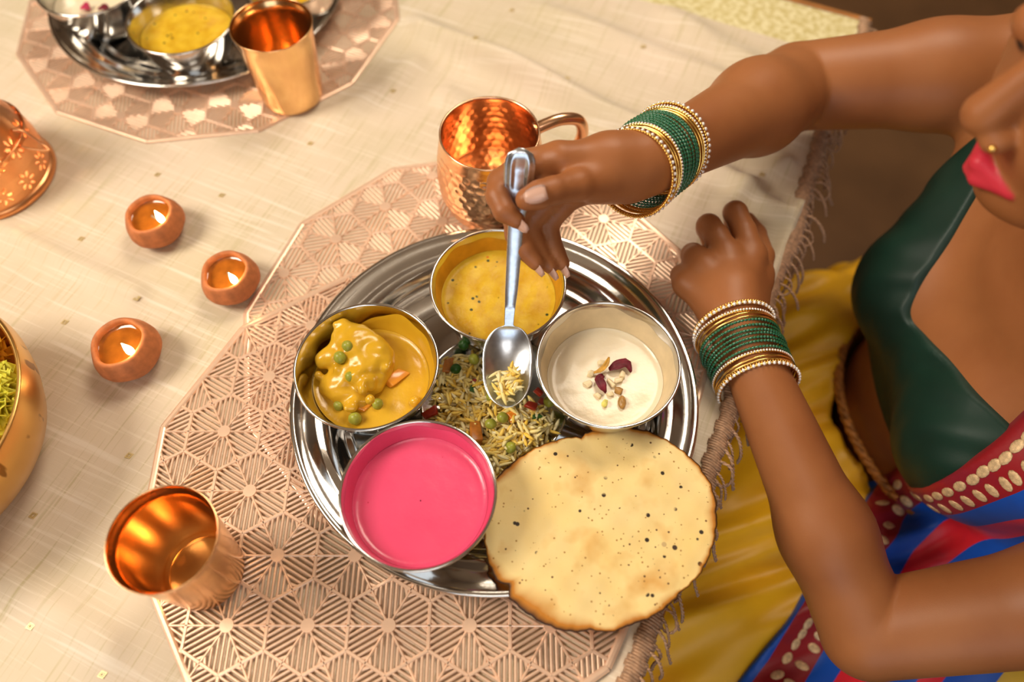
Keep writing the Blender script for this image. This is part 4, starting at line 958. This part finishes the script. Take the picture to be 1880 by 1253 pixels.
# ---- nails: pale plates on the finger backs, tips proud of the fingers
def nail(p, d, n, L=.0075, w=.0050):
    d = np.array(d, float); d /= np.linalg.norm(d); n = np.array(n, float); n -= d * (n @ d); n /= np.linalg.norm(n); x = np.cross(d, n); V, F = [], []
    for i in range(7):
        t = i / 6; ww = w * (.80 + .2 * math.sin(math.pi * min(1, t * 1.2))) * (1 if i < 6 else .55)
        for j in range(5):
            q = j / 2 - 1; V.append(p + d * (L * (2 * t - 1)) + x * ww * q - n * (.0019 * q * q + .0008 * (1 - t) ** 2))
    k = len(V); V += [v - n * .0007 for v in V]
    for i in range(6):
        for j in range(4): a = i * 5 + j; F.append((a, a + 5, a + 6, a + 1)); F.append((k + a, k + a + 1, k + a + 6, k + a + 5))
        for j in (0, 4): a = i * 5 + j; F.append((a, k + a, k + a + 5, a + 5))
    for j in range(4): F.append((j, j + 1, k + j + 1, k + j)); a = 30 + j; F.append((a, k + a, k + a + 1, a + 1))
    link('fingernail', mesh('fingernail', np.array(V) - wl, F), nail_m, woman)
tocam = lambda p: np.array((0, 0, CAM_H)) - p
p = at(982, 361, .1830); nail(p + .002 * np.array((0, 0, 1)), at(964, 366, .173) - at(990, 358, .176), tocam(p) / .6 + np.array((0, .1, .1)), .0080, .0062)
for nm, off in (('index', .0042), ('middle', .0048), ('ring', .0048), ('little', .0044)):
    ch = hR_f[nm]; a_, b_ = at(*ch[-2][:3]), at(*ch[-1][:3]); d = (b_ - a_) / np.linalg.norm(b_ - a_)
    pv = at(*ch[-3][:3]); nrm = np.cross(np.cross(b_ - a_, a_ - pv + (1e-5, 0, 0)), d); nrm = np.array((-.55, -.55, .15)) if nm != 'index' else np.array((-.35, -.75, .25))
    nrm = nrm - d * (nrm @ d); nrm /= np.linalg.norm(nrm); nail(b_ + d * .0035 + nrm * off, d, nrm, .0078, .0048)
# ---- hair
GH = Grid((.24, .21, .20), (.56, .48, .46), .003); GH.add([ellip(hp(-.026, 0, .034), (.101, .083, .090), HM), ellip(hp(-.125, 0, .010), (.045, .05, .045), HM)], .03)
Xg, Yg, Zg = GH.full(); Fh = (Xg - HC[0]) * fw[0] + (Yg - HC[1]) * fw[1] + (Zg - HC[2]) * fw[2]; Uh = (Xg - HC[0]) * upv[0] + (Yg - HC[1]) * upv[1] + (Zg - HC[2]) * upv[2]
GH.D = smax(GH.D, (Fh - .042 - .75 * (Uh - .045)) * .8, .006).astype(np.float32); GH.D = smax(GH.D, (-.045 - Uh) + .0 * Fh, .006).astype(np.float32)
V, F = GH.mesh(); link('hair', mesh('hair', V - wl, F), hair_m, woman)
MB().ball(hp(.099, .0185, -.040) - wl, .0026, 10, 8).build('nose_stud', gold, woman)
# ---- blouse
GB = Grid((.31, .12, -.16), (.66, .62, .20), .0022); X, Y, Z = GB.full()
T = torso_field(X, Y, Z)
yr = .398 + np.clip(.85 * (Z + .02), -.01, .095); yl = .262 - np.clip(.85 * (Z + .02), -.01, .095)                    # neckline
nk = smax(smax(Y - yr, yl - Y, .01), (-.026 + (.39 - Y) * .40) - Z, .014)
nk = np.where(X < .56, nk, .1)
armc = np.abs(Y - (yc + .003)) - .158                                         # arm holes
ruck = .0012 * np.sin(Y * 160 + 3 * np.sin(Z * 40)) * np.exp(-((Z + .02) / .05) ** 2)
Bd = smax(smax(smax(T - .0042 + ruck, -nk, .003), armc, .003), -.128 - Z, .003); GB.D = Bd.astype(np.float32)
V, F = GB.mesh(); link('blouse', mesh('blouse', V - wl, F), blouse_m, woman)
# ---- skirt over lap and legs
lap_p = [rcone((.50, .160, -.305), (.10, .130, -.320), .115, .095), rcone((.50, .475, -.300), (.10, .490, -.315), .135, .095), rcone((.50, .250, -.300), (.10, .230, -.315), .125, .095), ellip((.50, yc, -.29), (.17, .23, .14)), rcone((.30, .40, -.33), (.30, .32, -.33), .10, .10), rcone((.09, .475, -.345), (.05, .49, -.70), .085, .10), rcone((.09, .20, -.345), (.05, .18, -.70), .105, .12), rcone((.07, .40, -.5), (.07, .32, -.5), .09, .09)]
def lap_field(X, Y, Z):
    d = evals(lap_p, .09, X, Y, Z)
    fold = .006 * np.sin(Y * 75 + X * 22 + 2.2 * np.sin(X * 13)) + .004 * np.sin(Y * 150 - X * 60 + 1.5 * np.sin(Y * 30)) + .004 * np.sin(X * 40 + Y * 18)
    return d + fold
GS = Grid((-.10, -.04, FLOOR_Z), (.72, .70, -.10), .005); X, Y, Z = GS.full()
K = lap_field(X, Y, Z); T = evals(torso_p[:2], .05, X, Y, Z)
K = smax(K, -(T - .012), .004); K = smax(K, Z + .165 - .10 * np.maximum(X - .45, 0), .01); K = np.maximum(K, FLOOR_Z + .012 - Z); GS.D = K.astype(np.float32)
V, F = GS.mesh(); link('skirt', mesh('skirt', V - wl, F), skirt_m, woman)
# waistband: braided trim standing round the waist
wb = []
for t in np.linspace(0, 2 * math.pi, 120, endpoint=False): wb.append(np.array((.480 + .124 * math.cos(t), yc + .150 * math.sin(t), -.172 + .010 * math.sin(2 * t + .5))))
band = MB()
for ph in (0, 2.1, 4.2):
    q = []
    for i, p in enumerate(wb):
        an = ph + i * 2 * math.pi / 120 * 26; o_ = np.array((p[0] - .480, p[1] - yc, 0)); o_ /= np.linalg.norm(o_); q.append(p - wl + .0030 * (math.cos(an) * o_ + math.sin(an) * np.array((0, 0, 1))))
    band.tube(q, .0030, 6, True)
band.build('waistband', mat('waist_braid', (.42, .16, .03), .5, .2, var=.5, vscale=160), woman)
# ---- sari drape: cut from the body and lap surface along one plane, striped parallel to its edge
pA, pB, pC = at(1880, 772, .045), at(1600, 968, -.125), at(1345, 1252, -.235)
pn = np.cross(pB - pA, pC - pA); pn /= np.linalg.norm(pn)
if pn[1] > 0: pn = -pn                                                         # points to her left
GD = Grid((.02, -.06, -.62), (.70, .45, .19), .003); X, Y, Z = GD.full()
S_ = smin(torso_field(X, Y, Z) - .0085, lap_field(X, Y, Z) - .009, .03)
S_ = smin(S_, evals([rcone((.54, .18, -.1), (.52, .15, -.3), .09, .13)], .05, X, Y, Z), .05)
S_ = S_ + .003 * np.sin(45 * (X + .6 * Y) + 20 * Z) 
dist = (X - pA[0]) * pn[0] + (Y - pA[1]) * pn[1] + (Z - pA[2]) * pn[2]
S_ = smax(S_, -dist, .003); S_ = np.maximum(S_, -.035 - Y); GD.D = S_.astype(np.float32)
V, F = GD.mesh(); dv = (V - pA) @ pn
dsh = .012 * np.clip((-.165 - V[:, 2]) / .04, 0, 1); dv = dv - dsh
me = mesh('sari_drape', V - wl, F); fattr(me, 'stripe', dv)
sari_m = mat('sari_silk', (.01, .06, .30), .45, 0, sheen=.05); nt = sari_m.node_tree; s_ = _math(nt, 'MULTIPLY', _math(nt, 'ADD', _attr(nt, 'stripe').outputs['Fac'], .016), 5.0)
r_ = nt.nodes.new('ShaderNodeValToRGB'); r_.color_ramp.interpolation = 'CONSTANT'; e = r_.color_ramp.elements
BLUE, RED, MAR, YEL = (.003, .085, .50, 1), (.80, .016, .030, 1), (.32, .010, .016, 1), (.75, .45, .02, 1)
stops = [(-.016, BLUE), (-.0035, MAR), (.032, BLUE), (.054, RED), (.080, BLUE), (.112, RED), (.130, BLUE), (.165, YEL)]
while len(e) < len(stops): e.new(.5)
for i, (p_, c_) in enumerate(stops): e[i].position = (p_ + .016) * 5; e[i].color = c_
nt.links.new(s_, r_.inputs[0]); nz = _noise(nt, 26, 3, _obj(nt))
nt.links.new(_mix(nt, r_.outputs[0], (.004, .02, .08), _ramp(nt, nz, [(.5, (0, 0, 0)), (.9, (.5, .5, .5))])), bsdf(sari_m).inputs['Base Color'])
nt.links.new(_bump(nt, _noise(nt, 1400, 2, _obj(nt)), .2, .0004), bsdf(sari_m).inputs['Normal'])
sari = link('sari_drape', me, sari_m, woman)
# embroidered gold motifs in two rows along the border
vn = np.zeros(len(V) * 3, np.float32); me.vertices.foreach_get('normal', vn); vn = vn.reshape(-1, 3)
zari = mat('gold_embroidery', (.74, .52, .28), .5, .25, var=.3, vscale=500, bump=.4, bscale=1500)
mot = MB().ball((0, 0, 0), (.0070, .0046, .0011), 10, 6).me('gold_motif'); td = np.cross(pn, (.7, .3, .65)); 
edge_dir = pC - pA; edge_dir /= np.linalg.norm(edge_dir)
outer = (vn @ np.array((-.6, -.1, .6)) > .15)
for row, dd in enumerate((.0095, .0235)):
    for k in range(60):
        s0 = -.10 + k * .0118 + row * .006; tgt = pA + edge_dir * s0 + pn * dd
        rel = V - pA; score = np.abs(dv - dd) * 3 + np.abs(rel @ edge_dir - s0) + (~outer) * 1.0 - V[:, 2] * .02 + V[:, 0] * .05
        i = int(np.argmin(score))
        if score[i] > .5 or abs(dv[i] - dd) > .002 or abs(rel[i] @ edge_dir - s0) > .004: continue
        n = Vector(vn[i]); x = Vector(pn) if row else Vector(edge_dir); x = (x - n * x.dot(n)).normalized(); y = n.cross(x)
        o = link('gold_motif', mot, zari, sari, True); o.matrix_local = Matrix.Translation(Vector(V[i] - wl + vn[i] * .0002)) @ Matrix((x, y, n)).transposed().to_4x4()
# ================================================================== BANGLES
def torus_mesh(name, R_, r, bumps=0, amp=0.0, flat=1.0, n=120, m=8):
    V, F = [], []
    for i in range(n):
        a = 2 * math.pi * i / n; rr = r * (1 + amp * math.cos(bumps * a))
        for j in range(m):
            b = 2 * math.pi * j / m; V.append(((R_ + rr * math.cos(b)) * math.cos(a), (R_ + rr * math.cos(b)) * math.sin(a), rr * flat * math.sin(b)))
    for i in range(n):
        for j in range(m): F.append((i * m + j, ((i + 1) % n) * m + j, ((i + 1) % n) * m + (j + 1) % m, i * m + (j + 1) % m))
    return mesh(name, V, np.array(F))
def bead_row(R_, r, n, z=0.0):
    m_ = MB()
    for k in range(n):
        a = 2 * math.pi * k / n; m_.ball((R_ * math.cos(a), R_ * math.sin(a), z), r, 6, 4)
    return m_
BR = .0335
bm = {'green': torus_mesh('ring', BR, .00106, 72, .30, 1, 432, 8), 'plain': torus_mesh('ring', BR, .0009), 'band': torus_mesh('ring', BR - .0004, .0013, 90, .12, 1, 270), 'bead': bead_row(BR + .0004, .00115, 92, -.0017).me('bead_row'), 'stone': bead_row(BR + .0008, .00165, 50, .0006).me('stone_row'), 'small': bead_row(BR + .0006, .00105, 84, 0).me('stone_row')}
def bangle(c, ax, kind, label, group, roll):
    root = empty('bangle', tuple(c)); root.rotation_mode = 'QUATERNION'
    root.rotation_quaternion = Vector(ax).to_track_quat('Z', 'Y') @ Matrix.Rotation(roll, 3, 'Z').to_quaternion(); tag(root, label, 'bangle', group)
    if kind == 'green': link('ring', bm['green'], green_b, root)
    elif kind == 'plain': link('ring', bm['plain'], gold, root)
    elif kind == 'stones': link('ring', bm['band'], gold, root); link('bead_row', bm['bead'], gold, root); link('stone_row', bm['stone'], stone_m, root)
    else: link('ring', bm['band'], gold, root); link('stone_row', bm['small'], stone_m, root)
def stack(c0, c1, ax0, ax1, kinds, where):
    n = len(kinds); gi = 0; w = np.array([{'green': 2.5, 'plain': 1.9, 'stones': 4.2, 'small': 3.0}[k] for k, _ in kinds]); t = np.cumsum(w) - w / 2; t = (t - t[0]) / (t[-1] - t[0])
    for i, (k, lb) in enumerate(kinds):
        ax = np.array(ax0) * (1 - t[i]) + np.array(ax1) * t[i] + rng.normal(0, .012, 3); c = np.array(c0) * (1 - t[i]) + np.array(c1) * t[i] + rng.normal(0, .0004, 3)
        lab = lb
        if k == 'green': gi += 1; lab = '%s green beaded bangle counted from the hand on the %s' % (('first', 'second', 'third', 'fourth', 'fifth', 'sixth', 'seventh')[gi - 1], where)
        if k == 'plain': lab = lb + (', nearer the hand' if i + 1 < n and kinds[i + 1][0] == 'plain' else ', nearer the elbow')
        bangle(c, ax, k, lab, ('green bangles on the %s' if k == 'green' else 'gold bangles on the %s') % where, random.random() * 6)
g7 = [('green', '')] * 7
wr, wlft = 'spoon-holding wrist', 'resting wrist'
axR = (ELR - WR) / np.linalg.norm(ELR - WR); axL = (ELL - WL) / np.linalg.norm(ELL - WL)
def lean(ax, c, deg): v = np.array((0, 0, CAM_H)) - c; v /= np.linalg.norm(v); v -= ax * (v @ ax); v /= np.linalg.norm(v); return ax * math.cos(R(deg)) + v * math.sin(R(deg))
axL = lean(axL, WL, 38); axR = lean(axR, WR, -6)
stack(at(1164, 318, .147), at(1228, 270, .138), axR, axR, [('stones', 'rhinestone gold bangle nearest the spoon hand'), ('plain', 'plain gold bangle ahead of the green ones on the spoon wrist'), ('plain', 'plain gold bangle ahead of the green ones on the spoon wrist'), ('small', 'fine rhinestone bangle just ahead of the green ones on the spoon wrist')] + g7 +
      [('plain', 'plain gold bangle behind the green ones on the spoon wrist'), ('plain', 'plain gold bangle behind the green ones on the spoon wrist'), ('small', 'fine rhinestone bangle second from the elbow on the spoon arm'), ('stones', 'rhinestone gold bangle closest to the elbow on the spoon arm')], wr)
stack(at(1346, 604, .036), at(1393, 712, .014), axL, axL, [('stones', 'rhinestone gold bangle nearest the knuckles of the resting hand'), ('small', 'fine rhinestone bangle second from the knuckles of the resting hand'), ('plain', 'plain gold bangle ahead of the green ones on the resting wrist'), ('plain', 'plain gold bangle ahead of the green ones on the resting wrist')] + g7 +
      [('small', 'fine rhinestone bangle just past the green ones on the resting arm'), ('plain', 'plain gold bangle past the green ones on the resting arm'), ('plain', 'plain gold bangle past the green ones on the resting arm'), ('stones', 'loose rhinestone gold bangle closest to the elbow of the resting arm')], wlft)
